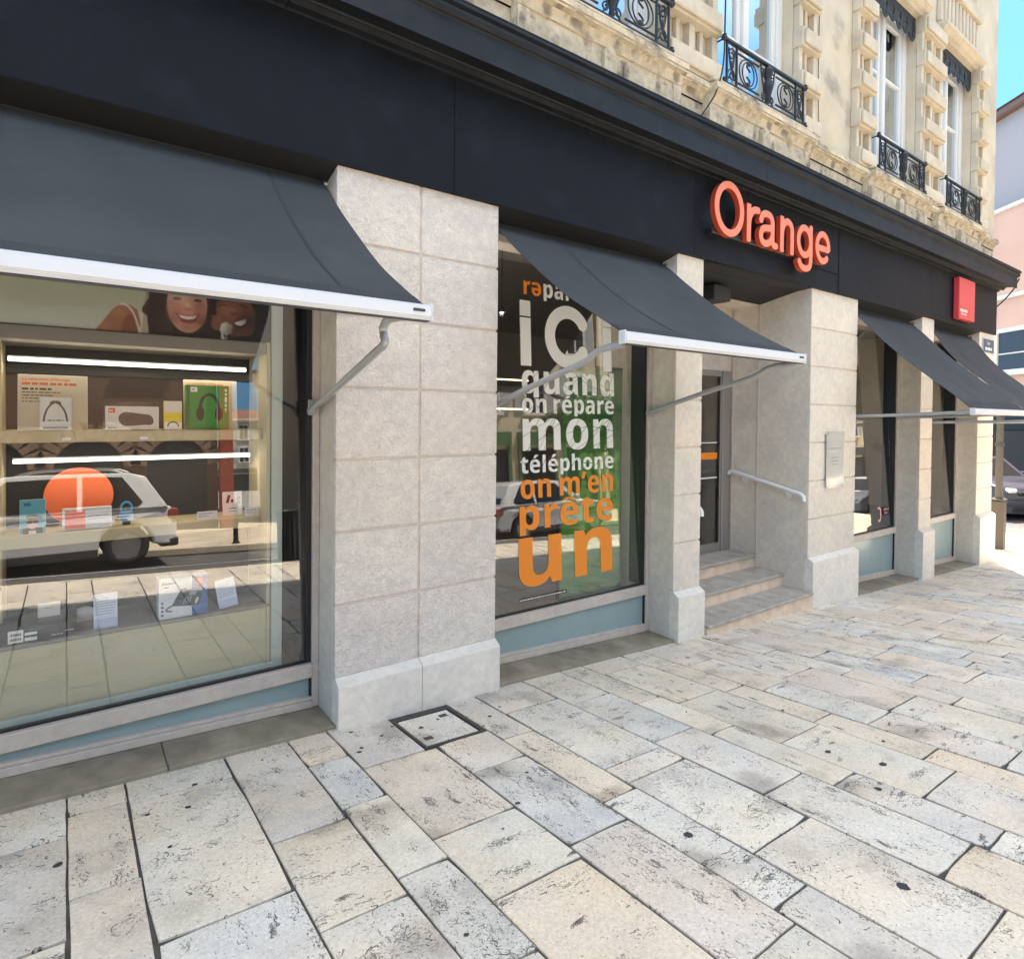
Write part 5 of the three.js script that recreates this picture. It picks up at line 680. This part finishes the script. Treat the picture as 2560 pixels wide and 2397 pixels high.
// ------------------------------------------------------------------ cars
function car(name, label, pos, turn, o) {
  const t = thing(name, label, 'car', pos, turn), L = o.L, Wd = o.W, hw = Wd / 2, belt = o.belt, roof = o.roof, r = o.wheel, paint = phy({ color: o.paint, roughness: 0.32, clearcoat: 1, clearcoatRoughness: 0.06 }), glass = std({ color: lin(0.02, 0.024, 0.028), roughness: 0.06, metalness: 0.2 });
  const f = -L / 2, b = L / 2, wx = [f + 0.82, b - 0.8];
  const s = new THREE.Shape(); s.moveTo(f + 0.05, 0.24); s.lineTo(wx[0] - r * 1.16, 0.22); s.absarc(wx[0], r, r * 1.16, Math.PI, 0, true); s.lineTo(wx[1] - r * 1.16, 0.22); s.absarc(wx[1], r, r * 1.16, Math.PI, 0, true); s.lineTo(b - 0.06, 0.27);
  s.quadraticCurveTo(b + 0.0, 0.5, b - 0.02, 0.66); s.quadraticCurveTo(b - 0.04, belt - 0.05, b - 0.14, belt); s.lineTo(f + 1.25, belt + 0.01); s.quadraticCurveTo(f + 0.5, belt - 0.05, f + 0.16, belt - 0.2); s.quadraticCurveTo(f - 0.01, belt - 0.32, f, 0.5); s.lineTo(f + 0.05, 0.24);
  const smooth = (g) => toCreasedNormals(g, 0.6);
  const pinch = (g, k) => { const p = g.attributes.position; for (let i = 0; i < p.count; i++) { const x = p.getX(i), q = Math.max(0, Math.abs(x) - (L / 2 - 0.75)) / 0.75; p.setZ(i, p.getZ(i) * (1 - 0.16 * q * q)); } g.computeVertexNormals(); return g; };
  const bodyG = new THREE.ExtrudeGeometry(s, { depth: Wd - 0.14, bevelEnabled: true, bevelThickness: 0.07, bevelSize: 0.05, bevelOffset: -0.05, bevelSegments: 4, steps: 6, curveSegments: 18 }); bodyG.translate(0, 0, -hw + 0.07);
  part('body', smooth(pinch(clean(bodyG))), paint, t);
  const A = [[f + 1.18, belt - 0.02], [f + 1.95, roof - 0.03], [f + 2.25, roof], [b - 0.75, roof - 0.02], [b - 0.5, roof - 0.09], [b - 0.16, belt - 0.02]];
  const lean = (g, k = 0.2) => { const p = g.attributes.position; for (let i = 0; i < p.count; i++) { const q = Math.max(0, (p.getY(i) - belt) / (roof - belt)); p.setZ(i, p.getZ(i) * (1 - k * q)); } g.computeVertexNormals(); return g; };
  const cab = new THREE.ExtrudeGeometry(new THREE.Shape(A.map((p) => new THREE.Vector2(...p))), { depth: Wd - 0.16, bevelEnabled: true, bevelThickness: 0.04, bevelSize: 0.03, bevelOffset: -0.03, bevelSegments: 3 }); cab.translate(0, 0, -hw + 0.08);
  part('cabin', smooth(lean(clean(cab))), paint, t);
  const inset = (pts) => { const g = new THREE.ExtrudeGeometry(new THREE.Shape(pts.map((p) => new THREE.Vector2(...p))), { depth: Wd - 0.055, bevelEnabled: false, curveSegments: 4 }); g.translate(0, 0, -hw + 0.0275); return lean(clean(g), 0.2); };
  const mid = (f + 2.3 + b - 0.9) / 2 + 0.1;
  part('side_window', inset([[f + 1.5, belt + 0.03], [f + 2.1, roof - 0.09], [mid - 0.04, roof - 0.07], [mid - 0.04, belt + 0.03]]), glass, t);
  part('side_window', inset([[mid + 0.04, belt + 0.03], [mid + 0.04, roof - 0.07], [b - 0.85, roof - 0.09], [b - 0.55, belt + 0.1], [b - 0.62, belt + 0.03]]), glass, t);
  const screen = (x0, y0, x1, y1, e) => { const g = box(-0.5, 0.5, 0, Math.hypot(x1 - x0, y1 - y0), -(hw - 0.19), hw - 0.19, 0.01), p = g.attributes.position, dx = x1 - x0, dy = y1 - y0, l = Math.hypot(dx, dy); for (let i = 0; i < p.count; i++) { const u = p.getY(i) / l, w = p.getX(i) * 0.03; const x = x0 + dx * u - dy / l * w * e, y = y0 + dy * u + dx / l * w * e; p.setXYZ(i, x, y, p.getZ(i) * (1 - 0.17 * u)); } g.computeVertexNormals(); return g; };
  part('windscreen', screen(f + 1.28, belt + 0.04, f + 1.9, roof - 0.07, 1), glass, t); part('rear_window', screen(b - 0.22, belt + 0.05, b - 0.5, roof - 0.13, 1), glass, t);
  for (const x of wx) for (const sd of [-1, 1]) { const w = grp('wheel', t); part('tyre', clean(new THREE.TorusGeometry(r - 0.075, 0.085, 10, 28).scale(1, 1, 1.2).translate(x, r, sd * (hw - 0.11))), M.tyre, w); part('rim', join([cyl([x, r, sd * (hw - 0.14)], [x, r, sd * (hw - 0.035)], r - 0.09, r - 0.1, 24), ...Array.from({ length: 5 }, (_, k) => box(-0.03, 0.03, 0.03, r - 0.1, -0.01, 0.01).rotateZ(k * 1.2566).translate(x, r, sd * (hw - 0.03)))]), M.steel, w); }
  for (const sd of [-1, 1]) {
    part('headlight', box(f - 0.005, f + 0.42, belt - 0.33, belt - 0.2, sd * (hw - 0.36) - 0.14, sd * (hw - 0.36) + 0.14, 0.05), phy({ color: lin(0.85, 0.88, 0.9), roughness: 0.08, clearcoat: 1 }), t);
    part('tail_light', box(b - 0.34, b + 0.0, belt - 0.24, belt - 0.04, sd * (hw - 0.22) - 0.13, sd * (hw - 0.22) + 0.145, 0.03), phy({ color: lin(0.4, 0.05, 0.04), roughness: 0.15, clearcoat: 1 }), t);
    part('mirror', box(f + 1.42, f + 1.6, belt + 0.04, belt + 0.17, sd * (hw + 0.06) - 0.08, sd * (hw + 0.06) + 0.06, 0.03), paint, t);
    for (const x of [mid - 0.35, mid + 0.6]) part('door_handle', box(x - 0.09, x + 0.09, belt - 0.14, belt - 0.11, sd * (hw + 0.004) - 0.014, sd * (hw + 0.004) + 0.014, 0.006), o.trim || M.steel, t);
    part('sill_trim', box(wx[0] + r * 1.2, wx[1] - r * 1.2, 0.2, 0.34, sd * (hw - 0.005) - 0.02, sd * (hw - 0.005) + 0.02, 0.01), M.darkGrey, t);
    if (o.rack) part('roof_rail', tube([[f + 2.2, roof - 0.01, sd * hw * 0.72], [f + 2.4, roof + 0.05, sd * hw * 0.72], [b - 0.9, roof + 0.04, sd * hw * 0.72], [b - 0.75, roof - 0.02, sd * hw * 0.72]], 0.018, 24, 6), M.steel, t);
  }
  part('grille', join([box(f - 0.012, f + 0.1, belt - 0.4, belt - 0.29, -hw * 0.42, hw * 0.42, 0.02), box(f - 0.012, f + 0.14, 0.3, 0.42, -hw * 0.6, hw * 0.6, 0.02)]), M.black, t);
  part('badge', cyl([f - 0.018, belt - 0.345, 0], [f + 0.0, belt - 0.345, 0], 0.045, 0.045, 16), M.steel, t);
  part('bumper_trim', join([box(b - 0.3, b + 0.005, 0.26, 0.42, -hw + 0.1, hw - 0.1, 0.03)]), M.darkGrey, t);
  return t;
}
{
  const RY = M.roadY;
  car('parked_car', 'white sport utility car mirrored in the left shop window', [-0.62, RY(-0.6, 8.9), 8.9], 0, { L: 4.5, W: 1.82, belt: 0.98, roof: 1.62, wheel: 0.34, paint: lin(0.74, 0.75, 0.76), rack: 1 });
  car('parked_car', 'white hatchback mirrored at the edge of the lettered window', [10.6, RY(10.6, 8.8), 8.8], Math.PI, { L: 4.1, W: 1.75, belt: 0.92, roof: 1.5, wheel: 0.32, paint: lin(0.66, 0.67, 0.68) });
  car('parked_car', 'white saloon mirrored in the dark window right of the plaque', [27.5, RY(27.5, 7.6), 7.6], 0.05, { L: 4.3, W: 1.78, belt: 0.92, roof: 1.47, wheel: 0.32, paint: lin(0.74, 0.74, 0.73) });
  car('parked_car', 'dark blue car with bright headlight parked in the side street at the right edge', [22.75, -0.94, -3.0], 0.927, { L: 4.4, W: 1.82, belt: 1.14, roof: 1.72, wheel: 0.36, paint: lin(0.02, 0.03, 0.06) });
  // bollards, bin, motorcycle seen in the glass
  const bol = (x, z, label) => { const t = thing('bollard', label, 'bollard', [x, RY(x, 10.5) + 0.11, z], 0, 'black bollards along the far pavement'); part('post', lathe([[0.001, 0], [0.09, 0], [0.09, 0.03], [0.055, 0.06], [0.05, 0.72], [0.06, 0.74], [0.06, 0.78], [0.05, 0.8]], 0, 0, 0, 18), M.iron, t); part('cap', lathe([[0.05, 0.8], [0.064, 0.82], [0.06, 0.88], [0.03, 0.92], [0.001, 0.93]], 0, 0, 0, 18), M.iron, t); };
  [[3.05, 10.3], [4.6, 10.3], [9.5, 10.25], [13.2, 10.25], [26.0, 10.25], [28.2, 10.25]].forEach(([x, z], i) => bol(x, z, ['black bollard mirrored just behind the white car', 'black bollard mirrored near the right frame of the left window', 'black bollard mirrored low in the lettered window', 'black bollard mirrored beside the green tree', 'black bollard mirrored in the dark window right of the plaque', 'second black bollard mirrored in the dark window right of the plaque'][i]));
  const bin = thing('litter_bin', 'grey slatted street litter bin mirrored at the right of the left window', 'bin', [3.3, RY(3.3, 7.0), 7.0]);
  part('drum', lathe([[0.001, 0], [0.22, 0], [0.22, 0.75], [0.27, 0.9], [0.25, 0.9], [0.2, 0.76], [0.001, 0.76]], 0, 0, 0, 24), std({ color: lin(0.06, 0.06, 0.055), roughness: 0.6 }), bin);
  for (let k = 0; k < 18; k++) part('slat', box(-0.016, 0.016, 0.05, 0.78, 0.222, 0.232).rotateY(k / 18 * 6.283), std({ color: lin(0.1, 0.1, 0.09), roughness: 0.6 }), bin);
  const moto = thing('motorcycle', 'small dark motorcycle mirrored at the right edge of the left window', 'motorcycle', [5.6, RY(5.6, 10.5) + 0.12, 12.2]);
  for (const x of [-0.62, 0.62]) { const w = grp('wheel', moto); part('tyre', clean(new THREE.TorusGeometry(0.27, 0.05, 10, 28).translate(x, 0.32, 0)), M.tyre, w); part('rim', join([clean(new THREE.TorusGeometry(0.21, 0.015, 6, 24).translate(x, 0.32, 0)), ...[0, 0.785, 1.57, 2.356].map((a) => box(-0.21, 0.21, -0.006, 0.006, -0.006, 0.006).rotateZ(a).translate(x, 0.32, 0))]), M.steel, w); }
  part('engine', box(-0.22, 0.2, 0.28, 0.56, -0.12, 0.12, 0.04), M.darkGrey, moto); part('tank', clean(new THREE.SphereGeometry(0.2, 18, 12).scale(1.3, 0.62, 0.7).translate(0.1, 0.78, 0)), M.black, moto); part('seat', box(-0.62, -0.05, 0.72, 0.8, -0.11, 0.11, 0.03), std({ color: lin(0.2, 0.1, 0.05), roughness: 0.7 }), moto);
  part('fork', join([cyl([0.62, 0.32, 0.08], [0.4, 0.98, 0.08], 0.02), cyl([0.62, 0.32, -0.08], [0.4, 0.98, -0.08], 0.02), cyl([0.38, 1.02, -0.36], [0.38, 1.02, 0.36], 0.015)]), M.steel, moto); part('frame', join([cyl([0.4, 0.9, 0], [-0.3, 0.7, 0], 0.025), cyl([-0.3, 0.7, 0], [-0.62, 0.32, 0.07], 0.02), cyl([0.35, 0.85, 0], [0.1, 0.3, 0], 0.025), cyl([-0.1, 0.3, 0.13], [-0.75, 0.34, 0.15], 0.04)]), M.darkGrey, moto); part('headlamp', clean(new THREE.SphereGeometry(0.085, 16, 10).translate(0.5, 0.9, 0)), M.steel, moto); part('side_stand', cyl([-0.1, 0.3, 0.1], [-0.2, 0.0, 0.26], 0.012), M.steel, moto);
  // plain post at the corner
  const gy = ground(15.68, -0.5), lp = thing('street_post', 'grey metal post on a square base at the street corner', 'post', [15.68, gy - 0.004, -0.5]);
  part('base_box', join([box(-0.11, 0.11, 0, 1.02, -0.11, 0.11, 0.025), box(-0.125, 0.125, 1.021, 1.06, -0.125, 0.125, 0.015)]), std({ color: lin(0.07, 0.062, 0.055), roughness: 0.6 }), lp);
  part('column', cyl([0, 1.05, 0], [0, 2.95, 0], 0.065, 0.06, 18), std({ color: lin(0.08, 0.075, 0.065), roughness: 0.6 }), lp); part('collar', join([cyl([0, 2.15, 0], [0, 2.22, 0], 0.08, 0.08, 18), cyl([0, 2.75, 0], [0, 2.8, 0], 0.078, 0.078, 18)]), M.darkGrey, lp);
  part('cap', lathe([[0.062, 0], [0.07, 0.02], [0.05, 0.06], [0.001, 0.075]], 0, 2.95, 0, 18), M.darkGrey, lp);
}
// ------------------------------------------------------------------ buildings round about
{
  const cream = (c) => std({ map: tex(256, (u, v) => { const a = fb(N1, u, v, 4, 5) - 0.5; return [c[0] + a * 30, c[1] + a * 30, c[2] + a * 28]; }, 4), roughness: 0.92 });
  const sh = std({ color: lin(0.42, 0.43, 0.42), roughness: 0.6 }), dk = std({ color: lin(0.03, 0.034, 0.04), roughness: 0.08 });
  const archStone = std({ color: lin(0.24, 0.17, 0.12), roughness: 0.95 });
  const house = (label, x0, x1, z0, z1, h, col, cols, rows, opts = {}) => {
    const y = M.roadY((x0 + x1) / 2, 11) + 0.05, t = thing('town_house', label, 'building', [(x0 + x1) / 2, y, z0]), w = x1 - x0;
    part('wall', box(-w / 2, w / 2, -0.6, h, 0, z1 - z0), cream(col), t);
    part('cornice', join([box(-w / 2 - 0.15, w / 2 + 0.15, h, h + 0.28, -0.35, z1 - z0 + 0.1, 0.04), box(-w / 2, w / 2, h - 0.4, h - 0.25, -0.08, -0.001)]), M.limeBlock, t);
    part('roof', profX([[0.1, h + 0.28], [z1 - z0 - 0.1, h + 0.28], [(z1 - z0) * 0.5, h + 2.2]], -w / 2, w / 2), std({ color: lin(0.28, 0.13, 0.09), roughness: 0.9 }), t);
    const fh = (h - 3.6) / rows;
    for (let r = 0; r < rows; r++) for (let c = 0; c < cols; c++) { const cx = -w / 2 + w * (c + 0.5) / cols, y0 = 3.7 + r * fh + 0.4, y1 = y0 + fh * 0.62, g = grp('window', t);
      part('frame', join([box(cx - 0.6, cx - 0.48, y0, y1, -0.06, -0.002), box(cx + 0.48, cx + 0.6, y0, y1, -0.06, -0.002), box(cx - 0.7, cx + 0.7, y0 - 0.12, y0, -0.14, -0.002), box(cx - 0.6, cx + 0.6, y1, y1 + 0.14, -0.08, -0.002), box(cx - 0.03, cx + 0.03, y0, y1, -0.04, -0.012)]), M.white, g); part('pane', box(cx - 0.48, cx + 0.48, y0, y1, -0.011, -0.003), dk, g);
      for (const s of [-1, 1]) part('shutter', box(cx + s * 0.86 - 0.24, cx + s * 0.86 + 0.24, y0, y1, -0.05, -0.003, 0.01), sh, g); }
    const n = opts.shops || cols; for (let c = 0; c < n; c++) { const cx = -w / 2 + w * (c + 0.5) / n, ww = w / n * 0.36, g = grp('shopfront', t);
      if (opts.arch) { const s = new THREE.Shape(); s.moveTo(cx - ww, 0); s.lineTo(cx - ww, 1.5); s.absarc(cx, 1.5, ww, Math.PI, 0, true); s.lineTo(cx + ww, 0); part('arched_opening', profZ(s, -0.02, -0.003), dk, g); for (let k = 0; k < 13; k++) { const a = Math.PI * (k + 0.5) / 13; part('arch_stone', box(-0.2, 0.2, -ww * 0.12, ww * 0.12, -0.06, -0.003, 0.01).rotateZ(a).translate(cx + Math.cos(a) * (ww + 0.22), 1.5 + Math.sin(a) * (ww + 0.22), 0), archStone, g); } }
      else { part('shop_glass', box(cx - ww, cx + ww, 0.3, 2.6, -0.02, -0.003), dk, g); part('shop_surround', join([box(cx - ww - 0.15, cx - ww, 0, 2.75, -0.1, -0.003), box(cx + ww, cx + ww + 0.15, 0, 2.75, -0.1, -0.003), box(cx - ww - 0.15, cx + ww + 0.15, 2.76, 3.3, -0.16, -0.003)]), opts.trim || M.darkGrey, g); } }
    return t;
  };
  house('low stone house with arched openings mirrored behind the white car', -15, 3.6, 15.2, 24, 8.6, [104, 78, 62], 5, 2, { arch: 1, shops: 9 });
  house('pale rendered apartment house mirrored in the lettered window', 7.4, 19.5, 15.4, 26, 11.5, [214, 200, 172], 5, 3, { trim: std({ color: lin(0.1, 0.2, 0.1), roughness: 0.5 }) });
  house('cream apartment house mirrored in the windows near the corner', 19.7, 36, 15.3, 26, 12.6, [226, 214, 186], 6, 3);
  house('light yellow apartment house at the far right of the opposite row', 36.2, 60, 15.2, 26, 12, [222, 206, 168], 8, 3);
  house('distant beige block on the horizon mirrored beside the window frame', 12, 44, 74, 90, 9, [210, 196, 170], 9, 2);
  const red = solo('red_column', box(3.62, 4.0, M.roadY(3.8, 11), M.roadY(3.8, 11) + 4.6, 15.0, 15.19, 0.02), std({ color: lin(0.3, 0.05, 0.03), roughness: 0.6 }), 'dark red painted shop column mirrored beside the arched house', 'column');
  // tree mirrored in the lettered window
  const tr = thing('street_tree', 'green leafy street tree mirrored behind the orange words', 'tree', [16.2, M.roadY(16.2, 11) + 0.11, 12.4]), R = rng(41);
  const trunk = [cyl([0, 0, 0], [0.1, 2.0, 0.05], 0.13, 0.09, 12)]; const ends = []; for (let k = 0; k < 9; k++) { const a = k * 2.4, e = [0.1 + Math.cos(a) * (0.7 + R() * 0.7), 2.7 + R() * 1.5, 0.05 + Math.sin(a) * (0.7 + R() * 0.7)]; trunk.push(cyl([0.1, 1.7 + R() * 0.4, 0.05], e, 0.05, 0.015, 7)); ends.push(e); }
  part('trunk', join(trunk), std({ color: lin(0.1, 0.08, 0.06), roughness: 0.95 }), tr);
  const P = []; for (let i = 0; i < 5200; i++) { const e = ends[i % ends.length], a = R() * 6.283, c = R() * 2 - 1, q = 0.85 * Math.cbrt(R()), s = Math.sqrt(1 - c * c); const x = e[0] + q * s * Math.cos(a), y = e[1] + q * c * 0.8, z = e[2] + q * s * Math.sin(a), l = 0.09 + R() * 0.06, u = R() * 6.283, v = R() * 2 - 1; const d1 = [Math.cos(u) * l, v * l * 0.6, Math.sin(u) * l], d2 = [-Math.sin(u) * l * 0.55, (R() - 0.5) * l, Math.cos(u) * l * 0.55]; P.push(x - d1[0], y - d1[1], z - d1[2], x + d2[0], y + d2[1], z + d2[2], x + d1[0], y + d1[1], z + d1[2], x - d1[0], y - d1[1], z - d1[2], x + d1[0], y + d1[1], z + d1[2], x - d2[0], y - d2[1], z - d2[2]); }
  const lg = new THREE.BufferGeometry(); lg.setAttribute('position', new THREE.Float32BufferAttribute(P, 3)); lg.computeVertexNormals(); part('crown', boxUV(lg), phy({ color: lin(0.07, 0.15, 0.03), roughness: 0.9, transmission: 0.3, thickness: 0, side: THREE.DoubleSide }), tr);

  // pink house with a chocolate shop across the side street; local +z faces the camera's left, local +x comes nearer
  const pk = thing('pink_house', 'pink rendered house with white bands and a black shopfront across the side street', 'building', [27.55, -1.0, -3.45], Math.atan2(-0.8, -0.6));
  const pink = std({ map: tex(256, (u, v) => { const a = fb(N1, u, v, 5, 5) - 0.5; return [220 + a * 14, 184 + a * 14, 166 + a * 14]; }, 4), roughness: 0.9 });
  part('wall', box(-7, 9, 3.75, 10.55, -6, 0), pink, pk); part('parapet_cap', box(-7.1, 9.1, 10.552, 10.68, -6.1, 0.08, 0.02), M.white, pk); part('band', join([box(-7, 9, 7.3, 7.46, 0.001, 0.09, 0.02), box(-7, 9, 6.18, 6.24, 0.001, 0.05)]), M.white, pk);
  part('lower_wall', box(-7, 9, 3.3, 3.748, -6, -0.01), pink, pk);
  const pw = grp('window', pk); part('frame', join([box(-0.62, -0.42, 4.72, 6.17, 0.001, 0.08, 0.01), box(2.2, 2.4, 4.72, 6.17, 0.001, 0.08, 0.01), box(-0.41, 2.19, 6.08, 6.17, 0.001, 0.08, 0.01), box(-0.8, 2.6, 4.5, 4.715, 0.001, 0.14, 0.02), box(-0.41, 2.19, 5.28, 5.33, 0.001, 0.05, 0.01)]), M.white, pw); part('pane', box(-0.41, 2.19, 4.72, 6.079, 0.0015, 0.02), std({ color: lin(0.05, 0.055, 0.06), roughness: 0.1 }), pw);
  part('shopfront', box(-7, 9, -0.6, 3.298, -5.9, -0.06), M.black, pk); part('shop_glass', box(-6.5, 8.5, 0.6, 2.5, -0.058, -0.05), dk, pk); part('shop_panel', box(-6.8, 8.8, 2.55, 3.25, -0.058, -0.02, 0.01), M.black, pk);
  const cf = new THREE.PlaneGeometry(4.2, 0.42).translate(0.55, 0.93, -0.048); part('lettering', cf, std({ map: canvasTex(840, 84, (g) => { g.fillStyle = '#15171a'; g.fillRect(0, 0, 840, 84); g.fillStyle = '#e8eaea'; g.font = 'bold 62px serif'; g.fillText('Chocolats Cha', 150, 62); }), roughness: 0.5 }), pk);
  const gr = thing('grey_gabled_house', 'tall lilac grey house with a brown tiled roof edge behind the pink house', 'building', [48.6, -1.0, -9.6], Math.atan2(-0.8, -0.6));
  part('wall', box(-9, 12, -1, 22.2, -8, 0), std({ color: lin(0.56, 0.48, 0.46), roughness: 0.9 }), gr); part('roof', join([box(-9.5, 12.5, 22.2, 22.7, -8.5, 0.5, 0.1), profX([[0.6, 22.7], [-8.6, 22.7], [-4, 24]], -9.5, 12.5)]), std({ color: lin(0.26, 0.16, 0.13), roughness: 0.9 }), gr); part('lower_roof', box(-9, 12, 14.8, 15.6, 0.001, 2.2, 0.05), std({ color: lin(0.1, 0.09, 0.1), roughness: 0.8 }), gr);
}
shade(scene);
renderer.render(scene, camera);
